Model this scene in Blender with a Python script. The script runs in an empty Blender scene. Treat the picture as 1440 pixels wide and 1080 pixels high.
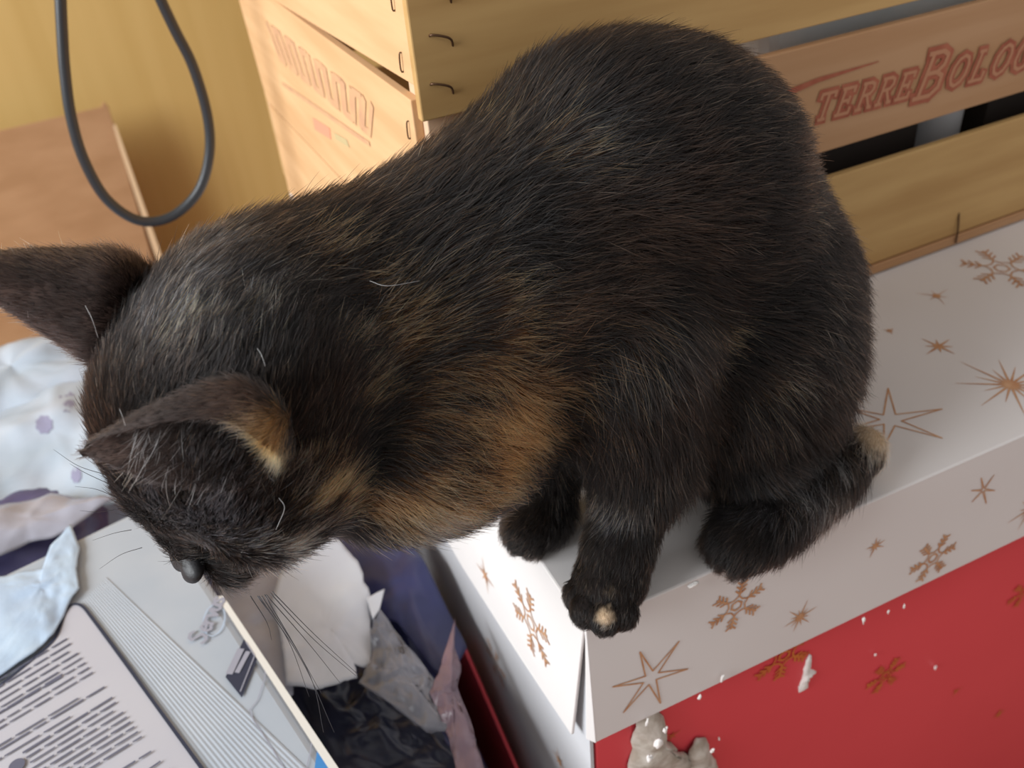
import bpy, bmesh, math, random
import numpy as np
from mathutils import Vector, Matrix

random.seed(7)
rng = np.random.default_rng(11)
S = bpy.context.scene
COL = S.collection

# ------------------------------------------------------------------ camera
# World frame: origin = near-left corner of the gift-box lid, +X along the lid's long
# front edge, +Y along its short end, Z up. Metres.
FPX = 1280.0


def _dir(v):
    a = np.array([v[0] - 720.0, v[1] - 540.0, FPX])
    return a / np.linalg.norm(a)


_x = _dir((4300, -740))
_y = _dir((-66, -330))
_y -= _x * (_x @ _y)
_y /= np.linalg.norm(_y)
_z = np.cross(_x, _y)
if _z[1] > 0:
    _z = -_z
RC = np.stack([_x, _y, _z], 1)          # world -> camera (x right, y down, z forward)


def ray(p):
    return RC.T @ np.array([(p[0] - 720.0) / FPX, (p[1] - 540.0) / FPX, 1.0])


CAM = -ray((822, 882)) * 0.42


def onz(p, h):
    r = ray(p)
    return CAM + r * (h - CAM[2]) / r[2]


def ony(p, h):
    r = ray(p)
    return CAM + r * (h - CAM[1]) / r[1]


def onx(p, h):
    r = ray(p)
    return CAM + r * (h - CAM[0]) / r[0]


cd = bpy.data.cameras.new('camera')
cam = bpy.data.objects.new('camera', cd)
COL.objects.link(cam)
cd.sensor_width = 36.0
cd.lens = FPX / 1440.0 * 36.0
cd.clip_start = 0.02
m3 = np.stack([RC.T @ np.array([1, 0, 0.]), RC.T @ np.array([0, -1., 0]), RC.T @ np.array([0, 0, -1.])], 1)
M4 = Matrix([list(m3[i]) + [CAM[i]] for i in range(3)] + [[0, 0, 0, 1]])
cam.matrix_world = M4
cd.dof.use_dof = True
cd.dof.focus_distance = 0.36
cd.dof.aperture_fstop = 12.0
S.camera = cam

# ------------------------------------------------------------------ world + light
W = bpy.data.worlds.new('room_light')
S.world = W
W.use_nodes = True
bg = W.node_tree.nodes['Background']
bg.inputs[0].default_value = (1.0, 0.975, 0.955, 1)
bg.inputs[1].default_value = 0.52


def area(name, loc, target, sx, sy, power, color):
    ld = bpy.data.lights.new(name, 'AREA')
    ld.shape = 'RECTANGLE'
    ld.size, ld.size_y, ld.energy, ld.color = sx, sy, power, color
    o = bpy.data.objects.new(name, ld)
    COL.objects.link(o)
    o.location = loc
    o.rotation_euler = (Vector(target) - Vector(loc)).to_track_quat('-Z', 'Y').to_euler()
    return o


area('window_daylight', (-1.9, 0.05, 0.95), (0.0, 0.15, -0.05), 1.3, 1.2, 70, (0.93, 0.97, 1.0))
S.view_settings.view_transform = 'Standard'
S.view_settings.look = 'None'
S.view_settings.gamma = 1.0
S.view_settings.use_curve_mapping = False
S.view_settings.exposure = 0.0
S.cycles.use_denoising = True
S.cycles.max_bounces = 8


# ------------------------------------------------------------------ helpers
def srgb(r, g, b):
    return tuple(((c / 255.0) / 12.92 if c / 255.0 <= 0.04045 else ((c / 255.0 + 0.055) / 1.055) ** 2.4) for c in (r, g, b)) + (1.0,)


def mat(name, c1, c2=None, rough=0.6, scale=(8, 8, 8), detail=4, bump=0.0, bump_scale=None, spec=0.4, metal=0.0,
        trans=0.0, alpha=1.0, sheen=0.0, wave=None, lo=0.35, hi=0.65):
    m = bpy.data.materials.new(name)
    m.use_nodes = True
    nt = m.node_tree
    b = nt.nodes['Principled BSDF']
    b.inputs['Roughness'].default_value = rough
    b.inputs['Specular IOR Level'].default_value = spec
    b.inputs['Metallic'].default_value = metal
    b.inputs['Transmission Weight'].default_value = trans
    b.inputs['Alpha'].default_value = alpha
    b.inputs['Base Color'].default_value = c1
    tc = nt.nodes.new('ShaderNodeTexCoord')
    mp = nt.nodes.new('ShaderNodeMapping')
    mp.inputs['Scale'].default_value = scale
    nt.links.new(tc.outputs['Object'], mp.inputs['Vector'])
    nz = nt.nodes.new('ShaderNodeTexNoise')
    nz.inputs['Scale'].default_value = 1.0
    nz.inputs['Detail'].default_value = detail
    nt.links.new(mp.outputs[0], nz.inputs['Vector'])
    if c2 is not None:
        r = nt.nodes.new('ShaderNodeValToRGB')
        r.color_ramp.elements[0].color, r.color_ramp.elements[1].color = c1, c2
        r.color_ramp.elements[0].position, r.color_ramp.elements[1].position = lo, hi
        nt.links.new(nz.outputs['Fac'], r.inputs[0])
        nt.links.new(r.outputs[0], b.inputs['Base Color'])
    if bump:
        bp = nt.nodes.new('ShaderNodeBump')
        bp.inputs['Strength'].default_value = bump
        bp.inputs['Distance'].default_value = 0.002
        if wave:
            wv = nt.nodes.new('ShaderNodeTexWave')
            wv.bands_direction = wave[0]
            wv.inputs['Scale'].default_value = wave[1]
            wv.inputs['Distortion'].default_value = wave[2]
            nt.links.new(tc.outputs['Object'], wv.inputs['Vector'])
            nt.links.new(wv.outputs['Fac'], bp.inputs['Height'])
        elif bump_scale:
            n2 = nt.nodes.new('ShaderNodeTexNoise')
            n2.inputs['Scale'].default_value = bump_scale
            n2.inputs['Detail'].default_value = 5
            nt.links.new(tc.outputs['Object'], n2.inputs['Vector'])
            nt.links.new(n2.outputs['Fac'], bp.inputs['Height'])
        else:
            nt.links.new(nz.outputs['Fac'], bp.inputs['Height'])
        nt.links.new(bp.outputs[0], b.inputs['Normal'])
    return m


def new_obj(name, me, m=None, parent=None):
    o = bpy.data.objects.new(name, me)
    COL.objects.link(o)
    if m:
        me.materials.append(m)
    if parent:
        o.parent = parent
    return o


def pyd(name, V, F, m, parent=None, smooth=False, thick=0.0, offset=0.0, bevel=0.0):
    me = bpy.data.meshes.new(name)
    me.from_pydata([tuple(map(float, v)) for v in V], [], [tuple(map(int, f)) for f in F])
    me.update()
    if smooth:
        me.polygons.foreach_set('use_smooth', [True] * len(me.polygons))
    o = new_obj(name, me, m, parent)
    if thick:
        md = o.modifiers.new('thick', 'SOLIDIFY')
        md.thickness, md.offset = thick, offset
    if bevel:
        md = o.modifiers.new('bevel', 'BEVEL')
        md.width, md.segments, md.limit_method = bevel, 2, 'ANGLE'
    return o


def empty(name, loc=(0, 0, 0), rz=0.0):
    o = bpy.data.objects.new(name, None)
    COL.objects.link(o)
    o.location = loc
    o.rotation_euler.z = rz
    o.empty_display_size = 0.02
    return o


def tag(o, label=None, cat=None, group=None, kind=None):
    for k, v in (('label', label), ('category', cat), ('group', group), ('kind', kind)):
        if v:
            o[k] = v
    return o


def box(name, lo, hi, m, parent=None, bevel=0.0, segs=2, jitter=0.0):
    x0, y0, z0 = lo
    x1, y1, z1 = hi
    V = [(x, y, z) for z in (z0, z1) for y in (y0, y1) for x in (x0, x1)]
    if jitter:
        V = [tuple(c + random.uniform(-jitter, jitter) for c in v) for v in V]
    F = [(0, 2, 3, 1), (4, 5, 7, 6), (0, 1, 5, 4), (1, 3, 7, 5), (3, 2, 6, 7), (2, 0, 4, 6)]
    o = pyd(name, V, F, m, parent)
    if bevel:
        md = o.modifiers.new('bevel', 'BEVEL')
        md.width, md.segments = bevel, segs
    return o


def prism(name, poly, ext, m, parent=None, bevel=0.0):
    """poly: planar 3D outline; ext: extrusion vector"""
    n = len(poly)
    V = [np.asarray(p, float) for p in poly] + [np.asarray(p, float) + np.asarray(ext, float) for p in poly]
    F = [tuple(range(n))[::-1], tuple(range(n, 2 * n))] + [(i, (i + 1) % n, n + (i + 1) % n, n + i) for i in range(n)]
    me = bpy.data.meshes.new(name)
    bm = bmesh.new()
    vs = [bm.verts.new(v) for v in V]
    for f in F:
        bm.faces.new([vs[i] for i in f])
    bmesh.ops.recalc_face_normals(bm, faces=bm.faces)
    bm.to_mesh(me)
    bm.free()
    o = new_obj(name, me, m, parent)
    if bevel:
        md = o.modifiers.new('bevel', 'BEVEL')
        md.width, md.segments, md.limit_method = bevel, 2, 'ANGLE'
    return o


def smoothpath(P, n):
    P = np.asarray(P, float)
    P = np.vstack([2 * P[0] - P[1], P, 2 * P[-1] - P[-2]])
    out = []
    for i in range(1, len(P) - 2):
        p0, p1, p2, p3 = P[i - 1:i + 3]
        for t in np.linspace(0, 1, n, endpoint=False):
            out.append(0.5 * (2 * p1 + (p2 - p0) * t + (2 * p0 - 5 * p1 + 4 * p2 - p3) * t * t + (3 * p1 - p0 - 3 * p2 + p3) * t ** 3))
    out.append(P[-2])
    return np.array(out)


def tube(name, P, R, m, parent=None, sides=8):
    P = np.asarray(P, float)
    n = len(P)
    R = np.broadcast_to(np.asarray(R, float), (n,))
    T = np.gradient(P, axis=0)
    T /= np.linalg.norm(T, axis=1)[:, None] + 1e-12
    up = np.array([0.3, 0.2, 1.0]) if abs(T[0][2]) < 0.9 else np.array([1.0, 0.3, 0])
    V, F = [], []
    a = np.cross(T[0], up)
    a /= np.linalg.norm(a)
    for i in range(n):
        a = a - T[i] * (a @ T[i])
        a /= np.linalg.norm(a) + 1e-12
        b = np.cross(T[i], a)
        for k in range(sides):
            th = 2 * math.pi * k / sides
            V.append(P[i] + R[i] * (a * math.cos(th) + b * math.sin(th)))
    for i in range(n - 1):
        for k in range(sides):
            k2 = (k + 1) % sides
            F.append((i * sides + k, i * sides + k2, (i + 1) * sides + k2, (i + 1) * sides + k))
    F.append(tuple(range(sides))[::-1])
    F.append(tuple(range((n - 1) * sides, n * sides)))
    return pyd(name, V, F, m, parent, smooth=True)


# value noise (numpy) ------------------------------------------------
_perm = np.random.default_rng(3).random((32, 32, 32, 3)) * 2 - 1


def vnoise(p):
    """p (N,3) in lattice units -> (N,3) in -1..1"""
    p = np.asarray(p, float)
    i = np.floor(p).astype(int)
    f = p - i
    f = f * f * (3 - 2 * f)
    out = np.zeros((len(p), 3))
    for dx in (0, 1):
        for dy in (0, 1):
            for dz in (0, 1):
                w = (f[:, 0] if dx else 1 - f[:, 0]) * (f[:, 1] if dy else 1 - f[:, 1]) * (f[:, 2] if dz else 1 - f[:, 2])
                out += w[:, None] * _perm[(i[:, 0] + dx) % 32, (i[:, 1] + dy) % 32, (i[:, 2] + dz) % 32]
    return out


def fbm(p, octs=3, gain=0.5):
    p = np.asarray(p, float)
    o = np.zeros((len(p), 3))
    a = 1.0
    for k in range(octs):
        o += a * vnoise(p * 2 ** k + 7.3 * k)
        a *= gain
    return o


def sheet(name, outline, m, parent=None, rings=12, per=6, amp=0.004, freq=40.0, dome=0.0, ridged=False, jag=0.0,
          thick=0.0006, normal=(0, 0, 1), seed=0.0, tilt=None, xmax=None):
    """crumpled sheet over a star-shaped outline (3D points)"""
    B = []
    n = len(outline)
    for i in range(n):
        a, b = np.asarray(outline[i], float), np.asarray(outline[(i + 1) % n], float)
        for t in range(per):
            B.append(a + (b - a) * t / per)
    B = np.array(B)
    N = np.asarray(normal, float)
    N /= np.linalg.norm(N)
    if jag:
        j = fbm(B * 180 + seed, 2)
        j -= (j @ N)[:, None] * N
        B = B + j * jag
    c = B.mean(0)
    V = [c]
    for r in range(1, rings + 1):
        V += list(c + (B - c) * (r / rings))
    V = np.array(V)
    t = np.concatenate([[0]] + [np.full(len(B), r / rings) for r in range(1, rings + 1)])
    h = fbm(V * freq + seed, 4)[:, 0]
    if ridged:
        h = 0.6 - 2.0 * np.abs(h)
    V = V + N * (amp * h + dome * (1 - t ** 2))[:, None]
    if tilt is not None:
        V = V + N * ((V - c) @ np.asarray(tilt, float))[:, None]
    if xmax is not None:
        V[:, 0] = np.minimum(V[:, 0], xmax)
    k = len(B)
    F = [(0, 1 + i, 1 + (i + 1) % k) for i in range(k)]
    for r in range(rings - 1):
        for i in range(k):
            a0 = 1 + r * k
            F.append((a0 + i, a0 + k + i, a0 + k + (i + 1) % k, a0 + (i + 1) % k))
    return pyd(name, V, F, m, parent, smooth=True, thick=thick, offset=-1.0)


def blob(name, c, rad, m, parent=None, n=40, amp=0.25, freq=18.0, ridged=True, power=2.4, seed=0.0, floor=None):
    """closed crumpled bag: super-ellipsoid with folds"""
    V, F = [], []
    for i in range(n + 1):
        th = math.pi * i / n
        for k in range(2 * n):
            ph = math.pi * k / n
            d = np.array([math.sin(th) * math.cos(ph), math.sin(th) * math.sin(ph), math.cos(th)])
            s = (np.abs(d) ** power).sum() ** (-1 / power)
            V.append(d * s)
    V = np.array(V)
    P = V * np.asarray(rad, float)
    h = fbm(P * freq + seed, 4)[:, 0]
    if ridged:
        h = 0.5 - 1.6 * np.abs(h)
    P = P * (1 + amp * h)[:, None] + np.asarray(c, float)
    if floor is not None:
        P[:, 2] = np.maximum(P[:, 2], floor)
    w = 2 * n
    for i in range(n):
        for k in range(w):
            F.append((i * w + k, (i + 1) * w + k, (i + 1) * w + (k + 1) % w, i * w + (k + 1) % w))
    return pyd(name, P, F, m, parent, smooth=True)


# flat print: ribbons on a plane (o, u, v, n) ------------------------
class Ink:
    def __init__(self, o, u, v, lift=0.00025):
        self.o = np.asarray(o, float)
        self.u = np.asarray(u, float) / np.linalg.norm(u)
        v = np.asarray(v, float)
        v = v - self.u * (self.u @ v)
        self.v = v / np.linalg.norm(v)
        self.n = np.cross(self.u, self.v)
        self.lift = lift
        self.V, self.F = [], []

    def uv(self, w):
        d = np.asarray(w, float) - self.o
        return np.array([d @ self.u, d @ self.v])

    def pt(self, q, h=0.0):
        return self.o + self.u * q[0] + self.v * q[1] + self.n * (self.lift + h + 1.2e-6 * len(self.V))

    def seg(self, a, b, w0, w1=None):
        a, b = np.asarray(a, float), np.asarray(b, float)
        w1 = w0 if w1 is None else w1
        d = b - a
        L = np.linalg.norm(d)
        if L < 1e-9:
            return
        p = np.array([-d[1], d[0]]) / L / 2
        i = len(self.V)
        self.V += [self.pt(a - p * w0), self.pt(b - p * w1), self.pt(b + p * w1), self.pt(a + p * w0)]
        self.F.append((i, i + 1, i + 2, i + 3))

    def line(self, pts, w, closed=False):
        k = len(pts)
        for i in range(k if closed else k - 1):
            a, b = np.asarray(pts[i], float), np.asarray(pts[(i + 1) % k], float)
            d = (b - a) / (np.linalg.norm(b - a) + 1e-12) * w * 0.3
            self.seg(a - d, b + d, w)

    def poly(self, pts):
        i = len(self.V)
        self.V += [self.pt(p) for p in pts]
        self.F.append(tuple(range(i, i + len(pts))))

    def disc(self, c, r, n=14):
        self.poly([(c[0] + r * math.cos(2 * math.pi * k / n), c[1] + r * math.sin(2 * math.pi * k / n)) for k in range(n)])

    def build(self, name, m, parent=None):
        if parent is not None:
            inv = np.array(world_of(parent).inverted())
            V = [(inv @ np.append(v, 1.0))[:3] for v in self.V]
        else:
            V = self.V
        return pyd(name, V, self.F, m, parent)


def world_of(o):
    mm = o.matrix_basis.copy()
    while o.parent:
        o = o.parent
        mm = o.matrix_basis @ mm
    return mm


def star_outline(ink, tips, inner=0.22, w=0.0011):
    """tips: 2D points in order; thin foil outline of a long-pointed star"""
    tips = [np.asarray(t, float) for t in tips]
    c = sum(tips) / len(tips)
    pts = []
    for i, t in enumerate(tips):
        nx = tips[(i + 1) % len(tips)]
        a, b = (t - c), (nx - c)
        mid = a / np.linalg.norm(a) + b / np.linalg.norm(b)
        mid = mid / (np.linalg.norm(mid) + 1e-9)
        pts += [t, c + mid * inner * min(np.linalg.norm(a), np.linalg.norm(b))]
    ink.line(pts, w, closed=True)


def burst(ink, c, r, n=12, w=0.0011, rot=0.0, core=0.24, seed=0):
    rr = random.Random(seed)
    for k in range(n):
        th = rot + 2 * math.pi * k / n
        L = r * (1.0 if k % 2 == 0 else 0.62) * rr.uniform(0.85, 1.1)
        d = np.array([math.cos(th), math.sin(th)])
        ink.seg(np.asarray(c) + d * r * core * 0.5, np.asarray(c) + d * L, w * 1.5, w * 0.15)
    ink.disc(c, r * core)


def flake(ink, c, r, w=0.0011, rot=0.0, squash=(1, 1)):
    c = np.asarray(c, float)
    sq = np.asarray(squash, float)

    def P(rad, th):
        return c + sq * rad * np.array([math.cos(th), math.sin(th)])
    ink.line([P(r * 0.2, rot + k * math.pi / 3) for k in range(6)], w, closed=True)
    for k in range(6):
        th = rot + k * math.pi / 3
        ink.seg(P(r * 0.42, th), P(r, th), w * 1.2)
        for q in (0.5, 0.68, 0.86):
            for s in (-1, 1):
                a = P(r * q, th)
                L = r * 0.26
                ink.seg(a, a + sq * L * np.array([math.cos(th + s * 0.85), math.sin(th + s * 0.85)]), w)
        th2 = th + math.pi / 6
        ink.line([P(r * 0.42, th), P(r * 0.30, th2), P(r * 0.42, th + math.pi / 3)], w * 0.8)


GLYPH = {   # stroke letters with slab serifs, unit height
    'T': [[(0.35, 0), (0.35, 1)], [(0, 1), (0.7, 1)], [(0, 1), (0, .82)], [(.7, 1), (.7, .82)], [(.2, 0), (.5, 0)]],
    'E': [[(0.12, 0), (0.12, 1)], [(0, 1), (0.62, 1)], [(0, 0), (0.66, 0)], [(.12, .52), (.48, .52)], [(.62, 1), (.62, .82)], [(.66, 0), (.66, .2)], [(.48, .4), (.48, .64)]],
    'R': [[(0.12, 0), (0.12, 1)], [(0, 1), (.42, 1), (.6, .9), (.62, .72), (.5, .56), (.12, .52)], [(.36, .52), (.68, 0)], [(0, 0), (.26, 0)], [(.6, 0), (.78, 0)]],
    'B': [[(0.14, 0), (0.14, 1)], [(0, 1), (.44, 1), (.62, .9), (.62, .68), (.46, .54), (.14, .54)], [(.46, .54), (.68, .42), (.7, .16), (.5, 0), (0, 0)]],
    'O': [[(.34, 1), (.56, .9), (.68, .66), (.68, .34), (.56, .1), (.34, 0), (.12, .1), (0, .34), (0, .66), (.12, .9), (.34, 1)]],
    'L': [[(0.12, 0), (0.12, 1)], [(0, 1), (.26, 1)], [(0, 0), (.6, 0), (.6, .24)]],
    'G': [[(.62, .74), (.52, .94), (.34, 1), (.12, .9), (0, .66), (0, .34), (.12, .1), (.34, 0), (.56, .06), (.62, .2), (.62, .42)], [(.44, .42), (.76, .42)]],
    'S': [[(.55, .85), (.38, 1), (.14, .94), (.06, .74), (.3, .54), (.52, .36), (.46, .08), (.22, 0), (0, .14)]],
    'e': [[(.02, .3), (.4, .34), (.36, .52), (.2, .58), (.04, .42), (.04, .16), (.2, 0), (.42, .1)]],
    'r': [[(.06, .56), (.06, 0)], [(.06, .36), (.2, .54), (.36, .54)]],
    'v': [[(0, .56), (.18, 0), (.4, .56)]],
    'u': [[(.02, .56), (.02, .14), (.16, 0), (.32, .1), (.36, .56)], [(.36, .3), (.38, 0)]],
    's': [[(.36, .46), (.2, .58), (.04, .46), (.2, .3), (.36, .14), (.2, 0), (0, .1)]],
}


def write(ink, text, org, h, w, adv=0.82, shear=0.25, sizes=None, taper=None):
    x = 0.0
    for i, ch in enumerate(text):
        s = (sizes or {}).get(i, 1.0)
        hh = h * s
        for st in GLYPH[ch]:
            ink.line([(org[0] + x + (px + shear * py) * hh, org[1] - (s - 1) * h * 0.25 + py * hh) for px, py in st], w * (1 + (s - 1) * 0.5))
        x += adv * hh * (0.62 if ch.islower() else 1.0)
    return x

# ------------------------------------------------------------------ materials
M = {}
M['panel'] = mat('ochre_veneer', srgb(212, 178, 112), srgb(204, 169, 102), rough=0.45, scale=(26, 26, 1.2), bump=0.05)
M['floorwood'] = mat('brown_wood', srgb(168, 108, 62), srgb(112, 66, 38), rough=0.45, scale=(3, 42, 42), lo=0.3, hi=0.7, bump=0.05)
M['cardboard'] = mat('cardboard', srgb(188, 146, 106), srgb(176, 134, 94), rough=0.85, scale=(10, 10, 30))
M['cardcut'] = mat('cardboard_cut_edge', srgb(236, 204, 162), rough=0.9)
M['crate_front'] = mat('poplar_slat', srgb(198, 160, 104), srgb(180, 140, 86), rough=0.7, scale=(6, 50, 50), bump=0.05)
M['crate_text'] = mat('poplar_slat_pinkish', srgb(188, 146, 108), srgb(176, 132, 92), rough=0.7, scale=(5, 60, 60), bump=0.05)
M['crate_end'] = mat('poplar_end_slat', srgb(222, 180, 134), srgb(206, 162, 116), rough=0.75, scale=(50, 5, 50), bump=0.05)
M['crate_edge'] = mat('poplar_cut_edge', srgb(214, 182, 150), rough=0.8)
M['redink'] = mat('red_print', srgb(158, 84, 62), srgb(176, 104, 78), rough=0.8, scale=(90, 90, 90))
M['tanink'] = mat('pale_letter_wood', srgb(186, 132, 100), rough=0.8)
M['fadeink'] = mat('faded_brown_print', srgb(196, 150, 116), srgb(208, 164, 122), rough=0.85, scale=(60, 60, 60))
M['pinkink'] = mat('pink_print', srgb(236, 150, 120), rough=0.8)
M['greenink'] = mat('grey_green_print', srgb(192, 172, 128), rough=0.8)
M['staple'] = mat('staple_wire', srgb(96, 70, 50), rough=0.4, metal=0.6)
M['lid'] = mat('white_lid_board', srgb(226, 221, 219), srgb(221, 215, 213), rough=0.55, scale=(5, 5, 5))
M['bodywhite'] = mat('white_box_board', srgb(200, 200, 204), srgb(206, 206, 210), rough=0.6, scale=(6, 6, 6))
M['red'] = mat('red_box_board', srgb(232, 80, 90), srgb(226, 76, 86), rough=0.42, scale=(6, 6, 6))
M['copper'] = mat('copper_foil', srgb(208, 164, 128), srgb(192, 138, 100), rough=0.45, metal=0.15, scale=(160, 160, 160))
M['gold'] = mat('gold_foil', srgb(214, 124, 62), srgb(200, 96, 60), rough=0.45, metal=0.15, scale=(120, 120, 120))
M['pulp'] = mat('grey_board_pulp', srgb(206, 198, 188), srgb(170, 158, 144), rough=0.95, scale=(120, 120, 120), bump=0.5)
M['shred'] = mat('white_paper_shred', srgb(236, 230, 226), rough=0.9)
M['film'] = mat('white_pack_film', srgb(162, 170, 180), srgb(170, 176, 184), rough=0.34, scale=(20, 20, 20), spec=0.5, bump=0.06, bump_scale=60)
M['ribfilm'] = mat('ribbed_pack_film', srgb(186, 196, 206), srgb(200, 208, 216), rough=0.3, scale=(20, 20, 20), bump=0.35, wave=('X', 62.0, 0.4))
M['shine'] = mat('crinkled_film', srgb(180, 198, 216), srgb(166, 184, 206), rough=0.3, scale=(30, 30, 30), bump=0.3, bump_scale=70)
M['label'] = mat('paper_label', srgb(174, 172, 180), srgb(180, 178, 184), rough=0.6, scale=(12, 12, 12))
M['ink'] = mat('navy_ink', srgb(44, 48, 66), rough=0.6)
M['textink'] = mat('grey_text_ink', srgb(92, 92, 108), rough=0.7)
M['silver'] = mat('grey_logo_ink', srgb(150, 150, 162), rough=0.5)
M['paleblue'] = mat('pale_blue_ink', srgb(172, 186, 204), rough=0.5)
M['blueink'] = mat('bright_blue_ink', srgb(64, 130, 190), rough=0.5)
M['cream'] = mat('cream_seam', srgb(216, 212, 204), rough=0.6)
M['navybag'] = mat('navy_plastic', srgb(52, 55, 98), srgb(42, 44, 80), rough=0.36, scale=(20, 20, 20), spec=0.5)
M['darkbag'] = mat('black_plastic', srgb(46, 48, 66), srgb(38, 40, 56), rough=0.3, scale=(20, 20, 20), spec=0.5)
M['greyfilm'] = mat('grey_clear_plastic', srgb(150, 150, 160), srgb(128, 128, 138), rough=0.25, scale=(30, 30, 30), trans=0.35, spec=0.5)
M['pinkfilm'] = mat('pinkish_clear_plastic', srgb(158, 126, 134), srgb(132, 110, 122), rough=0.3, scale=(30, 30, 30), trans=0.3, spec=0.5)
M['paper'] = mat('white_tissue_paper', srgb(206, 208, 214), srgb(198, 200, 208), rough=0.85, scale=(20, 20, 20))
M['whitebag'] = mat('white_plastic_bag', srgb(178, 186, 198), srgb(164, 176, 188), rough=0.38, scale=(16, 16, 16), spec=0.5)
M['greyroll'] = mat('greyish_clear_plastic', srgb(148, 146, 156), srgb(168, 168, 180), rough=0.22, scale=(20, 20, 20), spec=0.6)
M['purple'] = mat('dark_purple_plastic', srgb(86, 82, 120), srgb(66, 64, 98), rough=0.4, scale=(20, 20, 20))
M['smudge'] = mat('grey_purple_print', srgb(140, 138, 162), rough=0.5)
M['cable'] = mat('black_cable_rubber', srgb(44, 46, 50), rough=0.38, spec=0.5)
M['tub'] = mat('pale_grey_plastic', srgb(226, 234, 238), srgb(206, 216, 222), rough=0.4, scale=(14, 14, 14))
M['darkbox'] = mat('dark_brown_card', srgb(52, 44, 40), rough=0.7)
M['bottle'] = mat('grey_plastic_bottle', srgb(206, 208, 212), rough=0.35)

ZF = -0.53      # floor level

# ------------------------------------------------------------------ setting
fl = empty('floor', (0, 0, ZF))
tag(fl, kind='structure')
for i in range(17):
    y0 = -1.1 + i * 0.17
    box('floor_board', (-2.0, y0 + 0.001, -0.02), (2.0, y0 + 0.169, -0.0006 * (i % 3)), M['floorwood'], fl, bevel=0.0012, segs=1)
YW = 1.60
wl = box('wall_back', (-2.0, YW, ZF - 0.02), (2.0, YW + 0.04, 1.5), M['panel'])
tag(wl, kind='structure')

# ------------------------------------------------------------------ gift box
YAW = math.radians(-1.6)
gb = empty('gift_box', (0, 0, ZF + 0.0), YAW)
tag(gb, 'large gift box, white lid with copper stars over a red body, under the cat', 'box')
cy, sy = math.cos(YAW), math.sin(YAW)


def loc(w):
    """world point -> gift-box frame"""
    x, y, z = w
    return np.array([cy * x + sy * y, -sy * x + cy * y, z - ZF])


H = -ZF
LX, LY = 0.74, 0.58
LH = 0.092
# lid: top plate, front skirt with its glued lip, end skirt that has come loose at the corner
lid = pyd('lid', [(0, 0, H), (LX, 0, H), (LX, LY, H), (0, LY, H)], [(0, 1, 2, 3)], M['lid'], gb, thick=0.0022, offset=-1.0, bevel=0.0018)


def lidpart(name, V, F, m=M['lid'], thick=0.002, offset=-1.0):
    return pyd(name, V, F, m, lid, thick=thick, offset=offset, bevel=0.0007)


lidpart('front_skirt', [(0.0005, 0.0002, H - 0.0005), (0.002, -0.0025, H - LH), (LX, -0.0025, H - LH), (LX, 0.0002, H - 0.0005)], [(0, 1, 2, 3)])
lidpart('corner_lip', [(0.0008, 0.0000, H - 0.001), (0.0006, 0.0010, H - 0.001), (-0.0010, 0.0024, H - LH - 0.001), (0.0022, -0.0028, H - LH)], [(0, 1, 2, 3)])
lidpart('end_skirt', [(0, 0.0012, H - 0.0005), (0, LY, H - 0.0005), (-0.004, LY, H - 0.135), (-0.004, 0.175, H - 0.128), (-0.0045, 0.08, H - 0.113), (-0.0045, 0.0125, H - 0.101)],
        [(0, 1, 2, 3, 4, 5)])
lidpart('back_skirt', [(0, LY, H - 0.0005), (LX, LY, H - 0.0005), (LX, LY + 0.002, H - LH), (0, LY + 0.002, H - LH)], [(0, 1, 2, 3)])
lidpart('far_end_skirt', [(LX, 0, H - 0.0005), (LX + 0.002, 0, H - LH), (LX + 0.002, LY, H - LH), (LX, LY, H - 0.0005)], [(0, 1, 2, 3)])
body = pyd('box_body', [(0.006, 0.005, 0), (LX - 0.005, 0.005, 0), (LX - 0.005, LY - 0.005, 0), (0.006, LY - 0.005, 0),
                        (0.006, 0.005, H - 0.004), (LX - 0.005, 0.005, H - 0.004), (LX - 0.005, LY - 0.005, H - 0.004), (0.006, LY - 0.005, H - 0.004)],
           [(3, 2, 1, 0), (4, 5, 6, 7), (0, 1, 5, 4), (1, 2, 6, 5), (2, 3, 7, 6), (3, 0, 4, 7)], M['red'], gb, bevel=0.001)
pyd('white_end_panel', [(0.0035, 0.0048, 0), (0.0035, 0.0048, H - 0.004), (0.0035, LY - 0.006, H - 0.004), (0.0035, LY - 0.006, 0)], [(0, 1, 2, 3)],
    M['bodywhite'], body, thick=0.002, offset=0.0)

wX = np.array([cy, sy, 0.0])
wY = np.array([-sy, cy, 0.0])
wZ = np.array([0, 0, 1.0])


def top_ink():
    return Ink((0, 0, 0), wX, wY)


def front_ink():        # follows the slight outward lean of the lid's front skirt
    return Ink(wY * 0.0002, wX, wZ * (LH - 0.0005) + wY * 0.0027, 0.00035)


def hit(ink, p):
    """where the sight line through photo point p meets the printed plane, in its 2D frame"""
    r = ray(p)
    t = ((ink.o + ink.n * ink.lift - CAM) @ ink.n) / (r @ ink.n)
    return ink.uv(CAM + r * t)


def foil_star(ink, tips, parent, inner=0.22, w=0.0009, m=M['copper']):
    star_outline(ink, [hit(ink, t) for t in tips], inner, w)
    return ink.build('foil_star', m, parent)


def foil_burst(ink, p, r, parent, n=12, w=0.001, m=M['copper'], rot=0.2, seed=1, core=0.2):
    burst(ink, hit(ink, p), r, n, w, rot, core, seed)
    return ink.build('foil_starburst', m, parent)


def foil_flake(ink, p, r, parent, w=0.0011, rot=0.2, m=M['copper'], squash=(1, 1)):
    flake(ink, hit(ink, p), r, w, rot, squash)
    return ink.build('foil_snowflake', m, parent)


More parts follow.
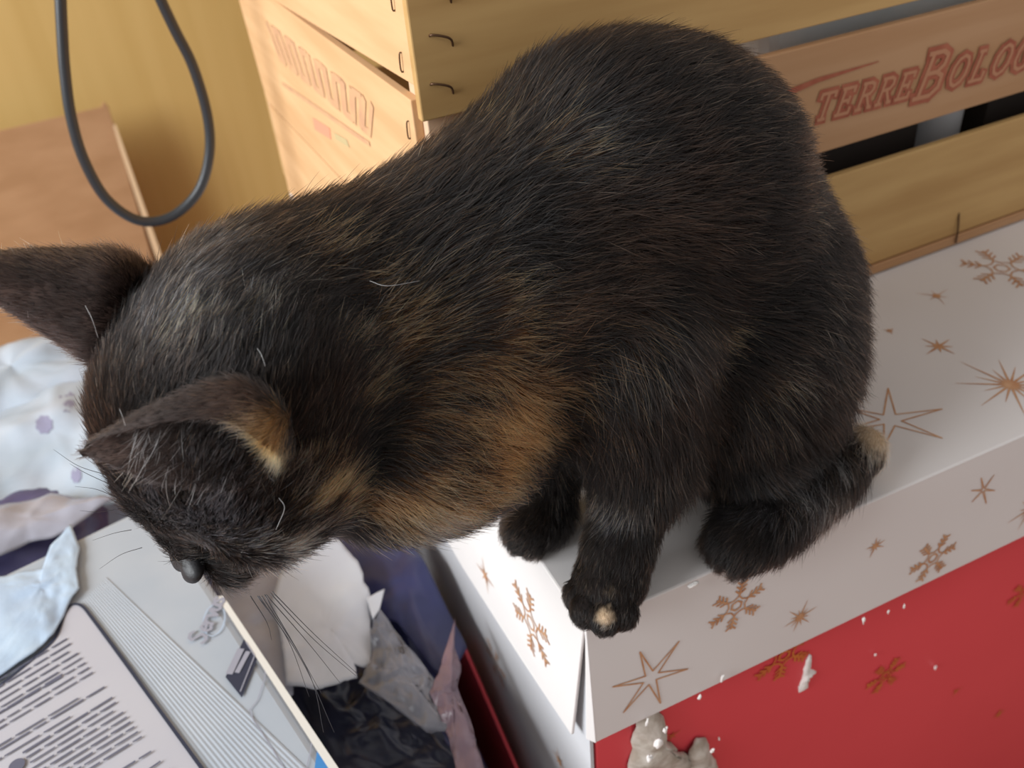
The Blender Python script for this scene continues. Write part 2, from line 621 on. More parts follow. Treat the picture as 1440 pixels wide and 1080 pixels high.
foil_star(top_ink(), [(1249, 546), (1325, 575), (1325, 616), (1243, 628), (1174, 608), (1192, 574)], lid)
foil_burst(top_ink(), (1421, 541), 0.030, lid, 16, 0.0012, seed=2, core=0.13)
foil_burst(top_ink(), (1320, 487), 0.013, lid, 8, 0.0014, seed=3)
foil_burst(top_ink(), (1317, 416), 0.014, lid, 6, 0.0006, seed=4)
foil_flake(top_ink(), (1409, 377), 0.026, lid, 0.0013)
foil_burst(top_ink(), (1251, 465), 0.004, lid, 6, 0.001, seed=5)
foil_burst(top_ink(), (1040, 640), 0.02, lid, 12, 0.001, seed=6)
foil_flake(top_ink(), (1520, 480), 0.022, lid, 0.0012, rot=0.5)
foil_star(front_ink(), [(955, 902), (967, 941), (929, 989), (877, 1002), (862, 966), (900, 917)], lid, 0.2)
foil_flake(front_ink(), (1036, 852), 0.0165, lid, 0.0011, rot=0.35)
foil_burst(front_ink(), (1125, 868), 0.0125, lid, 12, 0.0009, seed=7)
foil_burst(front_ink(), (1231, 768), 0.0075, lid, 9, 0.0009, seed=8)
foil_flake(front_ink(), (1312, 785), 0.0165, lid, 0.0012, rot=0.1)
foil_star(front_ink(), [(1398, 668), (1399, 690), (1387, 708), (1367, 706), (1366, 690), (1380, 672)], lid, 0.12, 0.0006)
foil_burst(front_ink(), (1448, 716), 0.016, lid, 12, 0.001, seed=9)


def end_ink(xo=0.0, lean=0.0045):
    return Ink(np.array([xo, 0, 0.0]), -wY, wZ * 0.112 + wX * lean, 0.0005)


foil_flake(end_ink(), (746, 876), 0.0235, lid, 0.0013, rot=0.5)
foil_burst(end_ink(), (682, 809), 0.014, lid, 8, 0.0012, seed=10)
foil_flake(end_ink(0.0022, 0.0), (697, 932), 0.018, body, 0.0007, rot=0.2)
foil_burst(end_ink(0.0022, 0.0), (786, 1070), 0.012, body, 8, 0.0009, seed=12)


def red_ink():
    return Ink(wY * 0.0047, wX, wZ, 0.0004)


foil_flake(red_ink(), (1103, 922), 0.020, body, 0.0017, 0.45, M['gold'])
foil_flake(red_ink(), (1246, 950), 0.0155, body, 0.0015, 0.1, M['gold'])
foil_burst(red_ink(), (1405, 1004), 0.008, body, 8, 0.0012, M['gold'], seed=14)
foil_burst(red_ink(), (1345, 972), 0.006, body, 6, 0.0008, M['gold'], seed=15)
foil_flake(red_ink(), (1440, 832), 0.014, body, 0.0012, 0.3, M['gold'])
foil_burst(red_ink(), (945, 1035), 0.007, body, 6, 0.0008, M['gold'], seed=16)


def to_gb(pts):
    return [loc(p) for p in pts]


# torn strips of grey board that curl out of the scratched red front
def flap(px, yoff, seed, curl):
    P = []
    for p in px:
        w = ony(p, -0.006)
        P.append(loc(w))
    P = [np.array([q[0], 0.004 + yoff * 0, q[2]]) for q in P]
    zb = min(p[2] for p in P)
    o = sheet('torn_flap', [p + np.array([0, -curl * 0.0, 0]) for p in P], M['pulp'], body, rings=8, per=4, amp=0.0022, freq=110, jag=0.0026,
              thick=0.0016, normal=(0, -1, 0), seed=seed, dome=curl)
    return o


flap([(925, 1008), (940, 1022), (946, 1048), (952, 1066), (978, 1082), (990, 1100), (896, 1105), (902, 1060), (910, 1030)], 0.0, 1.0, 0.006)
flap([(992, 1050), (1004, 1064), (1016, 1090), (1020, 1110), (970, 1110), (978, 1075)], 0.0, 4.0, 0.005)

for p_, r_ in (((936, 1026), 0.0026), ((926, 1046), 0.0040), ((914, 1066), 0.0030), ((1002, 1056), 0.0022)):
    q = loc(ony(p_, -0.012))
    fb = blob('torn_fibre', q, (r_ * 0.6, r_ * 0.35, r_ * 0.9), M['shred'], body, n=7, amp=0.6, freq=420, seed=p_[0])

# ------------------------------------------------------------------ crate
XC, YC = 0.0125, 0.1661
cr = empty('wooden_crate', (XC, YC, 0.0008), 0)
tag(cr, 'thin-slatted wooden fruit crate with faded red lettering, standing behind the cat', 'crate')


def cl(w):
    return np.asarray(w, float) - np.array([XC, YC, 0.0])


CW, CDp = 0.60, 0.43
box('front_slat', (0.0035, 0.0, 0.0085), (CW, 0.0055, 0.0868), M['crate_front'], cr, bevel=0.0012, jitter=0.0006)
ft = box('front_slat', (0.0035, 0.0, 0.1065), (CW, 0.0055, 0.1755), M['crate_text'], cr, bevel=0.0008, jitter=0.0004)
box('front_slat', (0.0, -0.0012, 0.1862), (CW, 0.0045, 0.335), M['crate_front'], cr, bevel=0.0008)
box('bottom_batten', (0.0035, -0.0015, 0.0), (CW, 0.010, 0.0078), M['crate_text'], cr, bevel=0.001, jitter=0.0005)
# end slats (their uneven edges follow the photograph)
ez = lambda p: cl(onx(p, XC))


def endslat(pts):
    return prism('end_slat', pts, (0.005, 0, 0), M['crate_end'], cr, bevel=0.0006)


a1, a2 = ez((563, 133)), ez((388, 4))
b1, b2 = ez((443, 214)), ez((381, 149))
l1, l2 = ez((345, 45)), ez((376, 145))
ctop2 = ez((563, 111))
ctop1 = ez((421, 24))
dirtop = (ctop1 - ctop2) / (ctop1[1] - ctop2[1])
edge_y = max(l1[1], l2[1])
sl2 = (a2 - a1) / (a2[1] - a1[1])
sl3 = (b2 - b1) / (b2[1] - b1[1])
Z = lambda v, y: np.array([0, y, v])
p2_top = lambda y: a1[2] + sl2[2] * (y - a1[1])
p2_bot = lambda y: b1[2] + sl3[2] * (y - b1[1])
p1_bot = lambda y: ctop2[2] + dirtop[2] * (y - ctop2[1])
mid_slat = endslat([Z(p2_top(0.012), 0.012), Z(p2_top(edge_y), edge_y), Z(p2_bot(l2[1]), l2[1]), Z(p2_bot(0.012), 0.012)])
endslat([Z(p2_bot(0.012) - 0.0012, 0.012), Z(p2_bot(l2[1]) - 0.0012, l2[1] - 0.004), Z(0.002, l2[1] - 0.002), Z(0.002, 0.012)])
endslat([Z(0.335, 0.004), Z(0.335, edge_y), Z(p1_bot(edge_y), edge_y), Z(p1_bot(0.004), 0.004)])
# corner posts, rear slats, far end, bottom boards
for x0 in (0.005, CW - 0.03):
    for y0 in (0.006, CDp - 0.026):
        prism('corner_post', [(x0, y0, 0.004), (x0 + 0.025, y0, 0.004), (x0 + 0.025, y0 + 0.008, 0.004), (x0 + 0.008, y0 + 0.02, 0.004), (x0, y0 + 0.02, 0.004)],
              (0, 0, 0.34), M['crate_edge'], cr, bevel=0.0006)
for z0, z1 in ((0.006, 0.085), (0.104, 0.175), (0.19, 0.335)):
    box('rear_slat', (0.005, CDp - 0.005, z0), (CW, CDp, z1), M['crate_front'], cr, bevel=0.0008)
    box('end_slat', (CW - 0.005, 0.006, z0), (CW, CDp - 0.006, z1), M['crate_end'], cr, bevel=0.0008)
for k in range(5):
    box('bottom_slat', (0.006, 0.012 + k * 0.082, 0.001), (CW - 0.006, 0.012 + k * 0.082 + 0.068, 0.005), M['crate_front'], cr, bevel=0.0006)
# staples on the top front slat and at the end slat
for p in ((620, 50), (621, 118), (617, -12)):
    q = cl(ony(p, YC))
    tube('staple', smoothpath([q + (-0.006, 0.0006, -0.0005), q + (-0.005, -0.0028, 0.001), q + (0.003, -0.0034, -0.002), q + (0.0055, 0.0004, -0.008)], 5), 0.0006, M['staple'], cr, 6)
for p in ((555, 3), (567, 90), (577, 185)):
    q = ez(p)
    tube('staple', smoothpath([q + (0.0004, 0, 0.0045), q + (-0.0012, 0, 0.004), q + (-0.0012, 0.001, -0.004), q + (0.0004, 0.001, -0.0045)], 4), 0.0004, M['staple'], cr, 6)
q0, q1 = cl(ony((1348, 301), YC)), cl(ony((1339, 343), YC))
tube('staple', smoothpath([q0 + (0, -0.0002, 0), q0 * .5 + q1 * .5 + (0, -0.0022, 0), q1 + (0, -0.0028, 0.001)], 5), 0.0007, M['staple'], cr, 6)
# printing on the middle front slat: pale slab letters inside a red outline
ink = Ink((XC, YC - 0.0004, 0), (1, 0, 0), (0, 0, 1), 0.0003)
A0, A1 = ink.uv(ony((1143, 170), YC)), ink.uv(ony((1440, 92), YC))
ang = math.atan2(A1[1] - A0[1], A1[0] - A0[0])
hgt = ink.uv(ony((1146, 135), YC))[1] - A0[1]


def crate_text(m, w, lift, name):
    k = Ink((XC, YC - 0.0004, 0), (math.cos(ang), 0, math.sin(ang)), (-math.sin(ang), 0, math.cos(ang)), lift)
    o = k.uv(ink.pt(A0))
    L = np.linalg.norm(A1 - A0)
    adv = L / 11.2 / hgt
    write(k, 'TERREBOLOG', o, hgt, w, adv=adv, shear=0.28, sizes={5: 1.75, 6: 1.2, 7: 1.2, 8: 1.2, 9: 1.25})
    return k.build(name, m, ft)


crate_text(M['redink'], 0.0062, 0.0003, 'letter_outline')
crate_text(M['tanink'], 0.0021, 0.0006, 'letter_fill')
k = Ink((XC, YC - 0.0004, 0), (1, 0, 0), (0, 0, 1), 0.0003)
s0, s1, s2 = [k.uv(ony(p, YC)) for p in ((1098, 134), (1150, 112), (1235, 86))]
k.seg(s0, s1, 0.0042, 0.003)
k.seg(s1, s2, 0.003, 0.0006)
k.build('printed_swash', M['redink'], ft)
# blurred faded printing on the middle end slat
k = Ink((XC, YC, 0), (0, -1, 0), (0, 0, 1), 0.0003)
PX = lambda p: k.uv(onx(p, XC))
tl, tr, bl_, br = PX((376, 34)), PX((528, 152)), PX((394, 82)), PX((524, 190))
rr = random.Random(5)
n = 13
for i in range(n):
    f0, f1 = i / n, (i + 0.72) / n
    a_, b_ = tl + (tr - tl) * f0, tl + (tr - tl) * f1
    c_, d_ = bl_ + (br - bl_) * f0, bl_ + (br - bl_) * f1
    k.line([a_, c_], 0.006)
    k.line([b_, d_], 0.005)
    if i % 2:
        k.line([a_, b_], 0.005)
    else:
        k.line([c_, d_], 0.005)
k.line([PX((398, 118)), PX((520, 202))], 0.003)
k.build('faded_print', M['fadeink'], mid_slat)
k = Ink((XC, YC, 0), (0, -1, 0), (0, 0, 1), 0.0003)
k.poly([PX((440, 165)), PX((443, 182)), PX((466, 196)), PX((464, 180))])
k.build('printed_patch', M['pinkink'], mid_slat)
k = Ink((XC, YC, 0), (0, -1, 0), (0, 0, 1), 0.0003)
k.poly([PX((470, 186)), PX((472, 196)), PX((492, 208)), PX((488, 196))])
k.build('printed_patch', M['greenink'], mid_slat)

# things inside the crate seen through the gaps
def carton(x0, x1, label):
    dk = empty('dark_carton', ((x0 + x1) / 2, 0.235, 0.0064))
    tag(dk, label, 'box')
    h = (x1 - x0) / 2
    box('carton_body', (-h, -0.04, 0), (h, 0.11, 0.116), M['darkbox'], dk, bevel=0.001)
    box('carton_flap', (-h, -0.0405, 0.1163), (h, 0.03, 0.1175), M['darkbox'], dk)


carton(0.235, 0.385, 'dark brown carton inside the crate, left of the grey bottle in the lower slat gap')
carton(0.452, 0.570, 'added dark carton inside the crate, darkening the lower slat gap right of the grey bottle')  # added so the gap stays dark beyond the bottle
tb = empty('plastic_tub', (0.40, 0.30, 0.1245))
tag(tb, 'pale grey plastic tub inside the crate, seen through the upper slat gap', 'tub')
box('tub_wall', (-0.165, -0.112, 0), (0.17, 0.112, 0.10), M['tub'], tb, bevel=0.012, segs=3)
box('tub_rim', (-0.172, -0.119, 0.088), (0.177, 0.119, 0.104), M['tub'], tb, bevel=0.006, segs=2)
bt = empty('plastic_bottle', (0.418, 0.215, 0.0064))
tag(bt, 'grey plastic bottle inside the crate between the dark cartons', 'bottle')


def lathe(name, prof, m, parent, n=24):
    V, F = [], []
    for r, z in prof:
        for k in range(n):
            V.append((r * math.cos(2 * math.pi * k / n), r * math.sin(2 * math.pi * k / n), z))
    for i in range(len(prof) - 1):
        for k in range(n):
            F.append((i * n + k, i * n + (k + 1) % n, (i + 1) * n + (k + 1) % n, (i + 1) * n + k))
    F.append(tuple(range(n))[::-1])
    F.append(tuple(range((len(prof) - 1) * n, len(prof) * n)))
    return pyd(name, V, F, m, parent, smooth=True)


lathe('bottle_body', [(0.020, 0), (0.022, 0.004), (0.022, 0.085), (0.020, 0.094), (0.012, 0.100), (0.012, 0.104)], M['bottle'], bt)
lathe('bottle_cap', [(0.014, 0.1042), (0.014, 0.114), (0.012, 0.116)], M['tub'], bt)

# ------------------------------------------------------------------ flattened cardboard + cable at the back wall
YB = 1.47
cb = empty('cardboard_box', tuple(ony((60, 430), YB)[:2]) + (ZF,))
tag(cb, 'flattened brown cardboard box leaning on the ochre wall, behind the right ear', 'cardboard')


def cw(p, y):
    return np.asarray(ony(p, y)) - np.array(cb.location)


lean = 0.045
c_tl, c_tr = cw((-160, 220), YB + 0.03), cw((150, 143), YB + 0.03)
c_br = cw((206, 335), YB)
c_br2 = c_br + (c_br - c_tr) * ((0 - c_br[2]) / (c_br[2] - c_tr[2]))
c_tl2 = c_tl.copy()
c_bl = np.array([c_tl[0] - 0.01, c_br2[1], 0.0])
fix = lambda L_, k_: [np.array([p[0], c_br2[1] + k_ + 0.055 * (p[2] / 0.5), p[2]]) for p in L_]
prism('front_panel', fix([c_tl, c_tr + (-0.012, 0, -0.006), c_tr + (-0.004, 0, 0.002), c_tr + (0.0, 0, -0.008), c_br, c_br2, c_bl], 0.0), (0, 0.004, 0), M['cardboard'], cb, bevel=0.0012)
d_t, d_b = cw((162, 178), YB + 0.012), cw((218, 345), YB + 0.012)
d_b2 = d_b + (d_b - d_t) * ((0 - d_b[2]) / (d_b[2] - d_t[2]))
prism('back_panel', fix([c_tl + (0.02, 0.012, -0.02), d_t + (-0.02, 0, 0.015), d_t + (-0.006, 0, 0.006), d_t, d_b, d_b2, c_bl + (0, 0.012, 0)], 0.016), (0, 0.004, 0), M['cardboard'], cb, bevel=0.001)
prism('cut_edge', fix([d_t + (-0.004, -0.001, 0), d_t + (0.002, -0.001, 0.0), d_b + (0.005, -0.001, 0), d_b2 + (0.005, -0.001, 0), d_b2 + (-0.005, -0.001, 0), d_b + (-0.006, -0.001, 0)], 0.0),
      (0, 0.0065, 0), M['cardcut'], cb)

YCB = 0.50
pts = [ony(p, YCB) for p in ((85, -5), (87, 40), (91, 100), (100, 165), (118, 225), (150, 280), (195, 310), (240, 305), (278, 270), (294, 220), (292, 165), (272, 95), (245, 40), (222, -10), (205, -60))]
top = [np.array([-0.088, 0.50, 0.70]), np.array([-0.088, 0.50, 0.50]), np.array([-0.095, 0.50, 0.34]), np.array([-0.107, 0.50, 0.25])]
top2 = [np.array([-0.080, 0.50, 0.42]), np.array([-0.09, 0.50, 0.70])]
cbl = empty('power_cable', (0, YCB, 0))
tag(cbl, 'black rubber cable hanging in a long loop before the ochre wall', 'cable')
tube('cable_loop', smoothpath([p - np.array([0, YCB, 0]) for p in top + pts + top2], 8), 0.0040, M['cable'], cbl, 14)

# ------------------------------------------------------------------ pack of tissues (front left)
ZP = -0.09
pe0, pe1 = onz((472, 1085), ZP), onz((308, 838), ZP)
ev = pe1 - pe0
ev /= np.linalg.norm(ev)
pyaw = math.atan2(ev[1], ev[0]) - math.pi / 2
pk = empty('tissue_pack', (pe0[0], pe0[1], ZF), pyaw)
tag(pk, 'white film-wrapped tissue pack with a printed text label, below the cat\'s head', 'package')
pv = ev
pu = np.array([ev[1], -ev[0], 0.0])
pH = ZP - ZF
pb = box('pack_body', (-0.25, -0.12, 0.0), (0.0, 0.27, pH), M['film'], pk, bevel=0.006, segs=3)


def pack_ink(lift=0.0006):
    return Ink((pe0[0], pe0[1], ZP), pu, pv, lift)


def pack_poly(name, px, m, lift, parent=pb):
    k = pack_ink(lift)
    k.poly([hit(k, p) for p in px])
    return k.build(name, m, parent)


# ribbed film band beside the label: fine ribs are real ridges
rib = pack_ink(0.0003)
E0, E1 = hit(rib, (150, 812)), hit(rib, (440, 1088))
G0, G1 = hit(rib, (112, 850)), hit(rib, (290, 1090))
ribs = 16
Vr, Fr = [], []
for i in range(2 * ribs + 1):
    f_ = i / (2 * ribs)
    for e0, e1, t in ((G0 + (E0 - G0) * f_, G1 + (E1 - G1) * f_, 0),):
        hgt_ = 0.00028 if i % 2 else 0.0
        Vr += [rib.pt(e0, hgt_), rib.pt(e1, hgt_)]
for i in range(2 * ribs):
    Fr.append((2 * i, 2 * i + 1, 2 * i + 3, 2 * i + 2))
rib.V, rib.F = Vr, Fr
rib.build('ribbed_band', M['film'], pb)
# label with dark outline
lab = [(0, 966), (58, 922), (78, 899), (88, 862 + 8), (96, 854), (106, 851), (116, 855), (126, 866), (170, 925), (225, 1000), (290, 1090), (-60, 1140), (-60, 1010)]
lab = [(-60, 1008), (0, 964), (50, 924), (78, 897), (90, 870 - 4), (98, 853), (107, 850), (117, 854), (130, 870), (175, 931), (228, 1004), (292, 1092)]
k = pack_ink(0.0014)
lq = [hit(k, p) for p in lab]
cq = hit(k, (107, 850))
dl, dv_ = lq[0] - cq, lq[-1] - cq
dl, dv_ = dl / np.linalg.norm(dl), dv_ / np.linalg.norm(dv_)
lq += [cq + dv_ * 0.178, cq + dv_ * 0.182 + dl * 0.004, cq + dv_ * 0.182 + dl * 0.128, cq + dv_ * 0.178 + dl * 0.132, cq + dl * 0.132]
k.poly(lq)
lb = k.build('paper_label', M['label'], pb)
k = pack_ink(0.0018)
lp = list(lq[:12])
lp = [np.array(q) for q in smoothpath([np.append(q, 0) for q in lp], 4)[:, :2]]
for a_, b_ in zip(lp[:-1], lp[1:]):
    k.seg(a_ - (b_ - a_) * .1, b_ + (b_ - a_) * .1, 0.0019)
for a_, b_ in zip(lq[11:], lq[12:] + lq[:1]):
    k.seg(a_, b_, 0.0019)
k.build('label_outline', M['ink'], lb)
# printed lines of small text
k = pack_ink(0.0020)
rr = random.Random(4)


def textline(p0, p1, w=0.00125):
    a_, b_ = hit(k, p0), hit(k, p1)
    d = b_ - a_
    L = np.linalg.norm(d)
    d /= L
    t = 0.0
    while t < L:
        wl = rr.uniform(0.006, 0.02)
        e = min(L, t + wl)
        if e - t > 0.003:
            k.seg(a_ + d * t, a_ + d * e, w * rr.uniform(0.8, 1.05))
        t = e + rr.uniform(0.0012, 0.0022)


for i in range(8):       # first paragraph
    r_ = np.array((94 + i * 5.2, 898 + i * 6.8))
    textline((r_[0] - 170 - rr.uniform(0, 8), r_[1] + 104), tuple(r_))
textline((-40, 1026), (88, 948))
for i, (ex, ey, s) in enumerate(((147, 966, 150), (110, 982, 140), (99, 1008, 150))):
    textline((ex - s, ey + s * 0.6), (ex, ey))
for i in range(9):       # second paragraph
    r_ = np.array((158 + i * 5.2, 981 + i * 6.9))
    textline((r_[0] - (126 if i < 3 else 190), r_[1] + (126 if i < 3 else 190) * 0.62), tuple(r_), 0.0016 if i < 1 else 0.00125)
textline((150, 1096), (213, 1057))
textline((170, 1110), (226, 1071))
textline((190, 1110), (240, 1082))
k.disc(hit(k, (24, 1077)), 0.0042, 20)
k.build('printed_text', M['textink'], lb)
# logo, dark tag, thin outline, blue print and cream edge of the right part
k = pack_ink(0.0010)
c0 = hit(k, (300, 880))
ring = []
for j in range(24):
    th = 2 * math.pi * j / 24
    ring.append(hit(k, (301 + 14 * math.cos(th) + 6 * math.sin(th), 872 - 22 * math.sin(th) + 4 * math.cos(th))))
k.line(ring, 0.0008, closed=True)
k.build('logo_ring', M['paleblue'], pb)
g0, g1 = hit(k, (287, 906)), hit(k, (311, 855))
du = g1 - g0
L = np.linalg.norm(du)
du /= L
k2 = Ink(k.pt(g0, -k.lift), pu * du[0] + pv * du[1], -pu * du[1] + pv * du[0], 0.0013)
write(k2, 'Servus', (0, 0), L / 2.35, 0.0019, adv=0.74, shear=0.2)
k2.build('logo_lettering', M['silver'], pb)
tg = pack_poly('dark_tag', [(344, 897), (364, 922), (340, 981), (317, 952)], M['ink'], 0.0010)
k = pack_ink(0.0014)
k.line([hit(k, p) for p in ((346, 903), (358, 922), (338, 972))], 0.0007)
k.seg(hit(k, (322, 948)), hit(k, (339, 912)), 0.0042)
k.seg(hit(k, (333, 946)), hit(k, (349, 916)), 0.0030)
k.build('tag_lettering', M['silver'], tg)
k = pack_ink(0.0008)
k.line([hit(k, p) for p in ((373, 937), (372, 955), (362, 985), (351, 998), (356, 1012), (376, 1042), (402, 1084))], 0.0006)
k.line([hit(k, p) for p in ((438, 1045), (436, 1060), (430, 1084))], 0.0006)
k.build('printed_outline', M['silver'], pb)
pack_poly('blue_print', [(447, 1048), (464, 1080), (468, 1096), (440, 1096)], M['blueink'], 0.0010)
pack_poly('seam', [(304, 838), (314, 838), (480, 1086), (472, 1096)], M['cream'], 0.0012)
# crinkled film folded up at the far left end of the pack
tofr = lambda pts, o: [np.array((world_of(o).inverted() @ Vector(p))) for p in pts]
sheet('folded_film', tofr([onz(p, ZP + 0.003) for p in ((-60, 830), (0, 812), (60, 800), (72, 768), (100, 738), (112, 770), (108, 800), (112, 828), (98, 846), (76, 892), (48, 918), (-60, 992))], pk),
      M['shine'], pk, rings=18, per=5, amp=0.0012, freq=60, ridged=True, seed=3.0, dome=0.002)

# ------------------------------------------------------------------ bags and papers left of the gift box
o = empty('white_plastic_bag', tuple(onz((60, 620), -0.14)[:2]) + (ZF,))
tag(o, 'crumpled white plastic bag with grey smudged print, on the floor at far left', 'bag')
Zb = -0.125
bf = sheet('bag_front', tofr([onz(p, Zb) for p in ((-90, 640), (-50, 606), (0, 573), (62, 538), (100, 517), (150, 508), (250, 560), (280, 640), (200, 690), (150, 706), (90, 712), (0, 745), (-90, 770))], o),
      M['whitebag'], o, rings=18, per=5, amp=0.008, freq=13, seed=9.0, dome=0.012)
blob('bag_bulk', np.array(onz((70, 625), -0.205)) - np.array(o.location), (0.13, 0.09, 0.10), M['whitebag'], o, n=24, amp=0.10, freq=16, seed=5)
blob('bag_base', np.array([np.array(onz((70, 625), -0.205))[0] - o.location[0], np.array(onz((70, 625), -0.205))[1] - o.location[1], 0.125]), (0.12, 0.09, 0.125), M['whitebag'], o, n=20, amp=0.06, freq=16, seed=6, power=4)
sheet('clear_rim', tofr([onz(p, Zb + 0.012) for p in ((-90, 760), (0, 716), (70, 692), (110, 700), (165, 702), (130, 722), (100, 742), (75, 752), (40, 762), (0, 782), (-90, 816))], o),
      M['greyroll'], o, rings=10, per=5, amp=0.004, freq=26, seed=2.0, dome=0.010)
from mathutils.bvhtree import BVHTree
_mw = world_of(bf)
bagtree = BVHTree.FromPolygons([_mw @ v.co for v in bf.data.vertices], [tuple(p.vertices) for p in bf.data.polygons])
for c_, r_ in (((94, 563), (12, 18)), ((62, 597), (13, 14)), ((107, 668), (8, 12))):
    ring = []
    for j in range(16):
        th = 2 * math.pi * j / 16
        for_r = 1.0 if j % 2 else 0.85
        ring.append((c_[0] + r_[0] * for_r * math.cos(th), c_[1] - r_[1] * for_r * math.sin(th)))
    Q = [c_] + [(c_[0] + (p[0] - c_[0]) * 0.5, c_[1] + (p[1] - c_[1]) * 0.5) for p in ring] + ring
    W_ = []
    for p in Q:
        h_ = bagtree.ray_cast(Vector(CAM), Vector(ray(p)).normalized())[0]
        W_.append((np.array(h_) if h_ is not None else onz(p, Zb)) - ray(p) * 0.0012)
    nq = len(ring)
    pyd('smudged_print', tofr(W_, o), [(0, 1 + i, 1 + (i + 1) % nq) for i in range(nq)] + [(1 + i, 1 + nq + i, 1 + nq + (i + 1) % nq, 1 + (i + 1) % nq) for i in range(nq)],
        M['smudge'], o, smooth=True)
o = empty('purple_packet', tuple(onz((20, 790), -0.13)[:2]) + (ZF,))
tag(o, 'dark purple plastic packet squeezed between white bag and tissue pack', 'packet')
blob('packet_body', np.array(onz((20, 775), -0.155)) - np.array(o.location), (0.07, 0.055, 0.035), M['purple'], o, n=22, amp=0.12, freq=26, seed=2)
blob('packet_base', np.array([0.0, 0.0, 0.18]), (0.06, 0.045, 0.18), M['purple'], o, n=18, amp=0.06, freq=26, seed=4)

o = empty('navy_rubbish_bag', (-0.07, 0.24, ZF))
tag(o, 'crumpled navy blue plastic bag in the gap beside the white gift box', 'bag')
blob('bag_bulk', (0.004, 0.03, 0.158), (0.046, 0.26, 0.158), M['navybag'], o, n=40, amp=0.10, freq=20, seed=8, power=4)
sheet('bag_folds', tofr([onz(p, -0.185) for p in ((440, 770), (520, 690), (600, 700), (634, 780), (648, 860), (656, 910), (634, 960), (610, 945), (560, 880), (520, 870), (480, 830))], o),
      M['navybag'], o, rings=16, per=5, amp=0.007, freq=16, seed=6.0, dome=0.008, xmax=0.06)
sheet('bag_mouth', tofr([onz(p, -0.215) for p in ((390, 955), (450, 950), (510, 930), (600, 1000), (690, 1090), (700, 1130), (480, 1130), (440, 1040))], o),
      M['darkbag'], o, rings=20, per=5, amp=0.008, freq=30, seed=12.0, dome=0.004, ridged=True, xmax=0.06)

o = empty('torn_paper', tuple(onz((450, 870), -0.165)))
tag(o, 'torn white tissue paper sheet with ragged lower edge, lying on the navy bag', 'paper')
sheet('paper_sheet', tofr([onz(p, -0.163) for p in ((384, 850), (420, 760), (480, 768), (505, 795), (520, 840), (522, 880), (528, 931), (505, 933), (496, 930), (500, 950), (470, 958), (440, 966), (402, 962), (400, 930), (396, 900))], o),
      M['paper'], o, rings=14, per=5, amp=0.0022, freq=40, seed=3.0, dome=0.003, jag=0.0012, tilt=(0.0, 0.10, 0))
o2 = sheet('paper_sheet', tofr([onz(p, -0.172) for p in ((290, 790), (340, 790), (400, 800), (412, 880), (412, 975), (400, 985), (330, 890))], o),
           M['greyroll'], o, rings=8, per=4, amp=0.002, freq=40, seed=7.0, dome=0.002)
o = empty('clear_plastic_wrap', tuple(onz((590, 960), -0.165)))
tag(o, 'grey translucent plastic wrap torn and creased over the navy bag', 'plastic wrap')
sheet('wrap_sheet', tofr([onz(p, -0.160) for p in ((524, 862), (536, 860), (556, 884), (590, 930), (614, 962), (610, 985), (622, 1010), (636, 1030), (600, 1030), (560, 1000), (520, 972), (503, 958), (520, 930), (522, 890))], o),
      M['greyfilm'], o, rings=14, per=5, amp=0.004, freq=60, seed=4.0, ridged=True, dome=0.004)
sheet('wrap_tongue', tofr([onz(p, -0.156) for p in ((640, 870), (634, 900), (648, 935), (642, 965), (660, 1010), (684, 1090), (648, 1110), (632, 1040), (616, 1000), (604, 975), (616, 950), (624, 925))], o),
      M['pinkfilm'], o, rings=12, per=5, amp=0.003, freq=70, seed=14.0, ridged=True, dome=0.003)
sheet('wrap_scrap', tofr([onz(p, -0.158) for p in ((516, 842), (541, 829), (534, 858), (524, 872))], o), M['paper'], o, rings=5, per=4, amp=0.001, freq=60)

rc = empty('red_card', (-0.02, 0.20, ZF))
tag(rc, 'dark red card standing upright against the white end of the gift box', 'card')
r0, r1, r2, r3 = [onx(p, -0.006) for p in ((648, 905), (737, 1110), (692, 1130), (636, 915))]
e_ = np.array(rc.location)
prism('card_sheet', [r0 - e_, r1 - e_, np.array([r1[0], r1[1] - 0.03, -0.0 + ZF]) - e_ + (0, 0, 0.0), np.array([r1[0], r3[1] + 0.12, ZF]) - e_, r3 - e_ + (0, 0.012, 0.0)],
      (0.003, 0, 0), M['red'], rc, bevel=0.0008)

# paper shreds bitten off by the cat, stuck along the lid edge and on the red front
SH = [((1012, 951), 0.0065, 0.0016, 'white paper shred, upright sliver on the lid edge right of the outlined star'),
      ((981, 977), 0.0025, 0.0020, 'tiny white paper crumb on the lid edge below the outlined star'),
      ((909, 1013), 0.0055, 0.0022, 'white paper shred on the lid edge just above the torn grey board'),
      ((1206, 863), 0.0050, 0.0020, 'white paper shred on the lid edge right of the gold starburst'),
      ((1240, 851), 0.0022, 0.0016, 'small white paper crumb on the lid edge left of the rightmost crumb'),
      ((1261, 843), 0.0028, 0.0020, 'rightmost white paper crumb along the lid edge'),
      ((1222, 912), 0.0018, 0.0018, 'tiny pink-white crumb on the red side, left of its larger neighbour'),
      ((1304, 927), 0.0026, 0.0022, 'white crumb on the red side near the right gold snowflake'),
      ((1008, 1034), 0.0020, 0.0016, 'tiny pale crumb on the red side above the torn tip')]
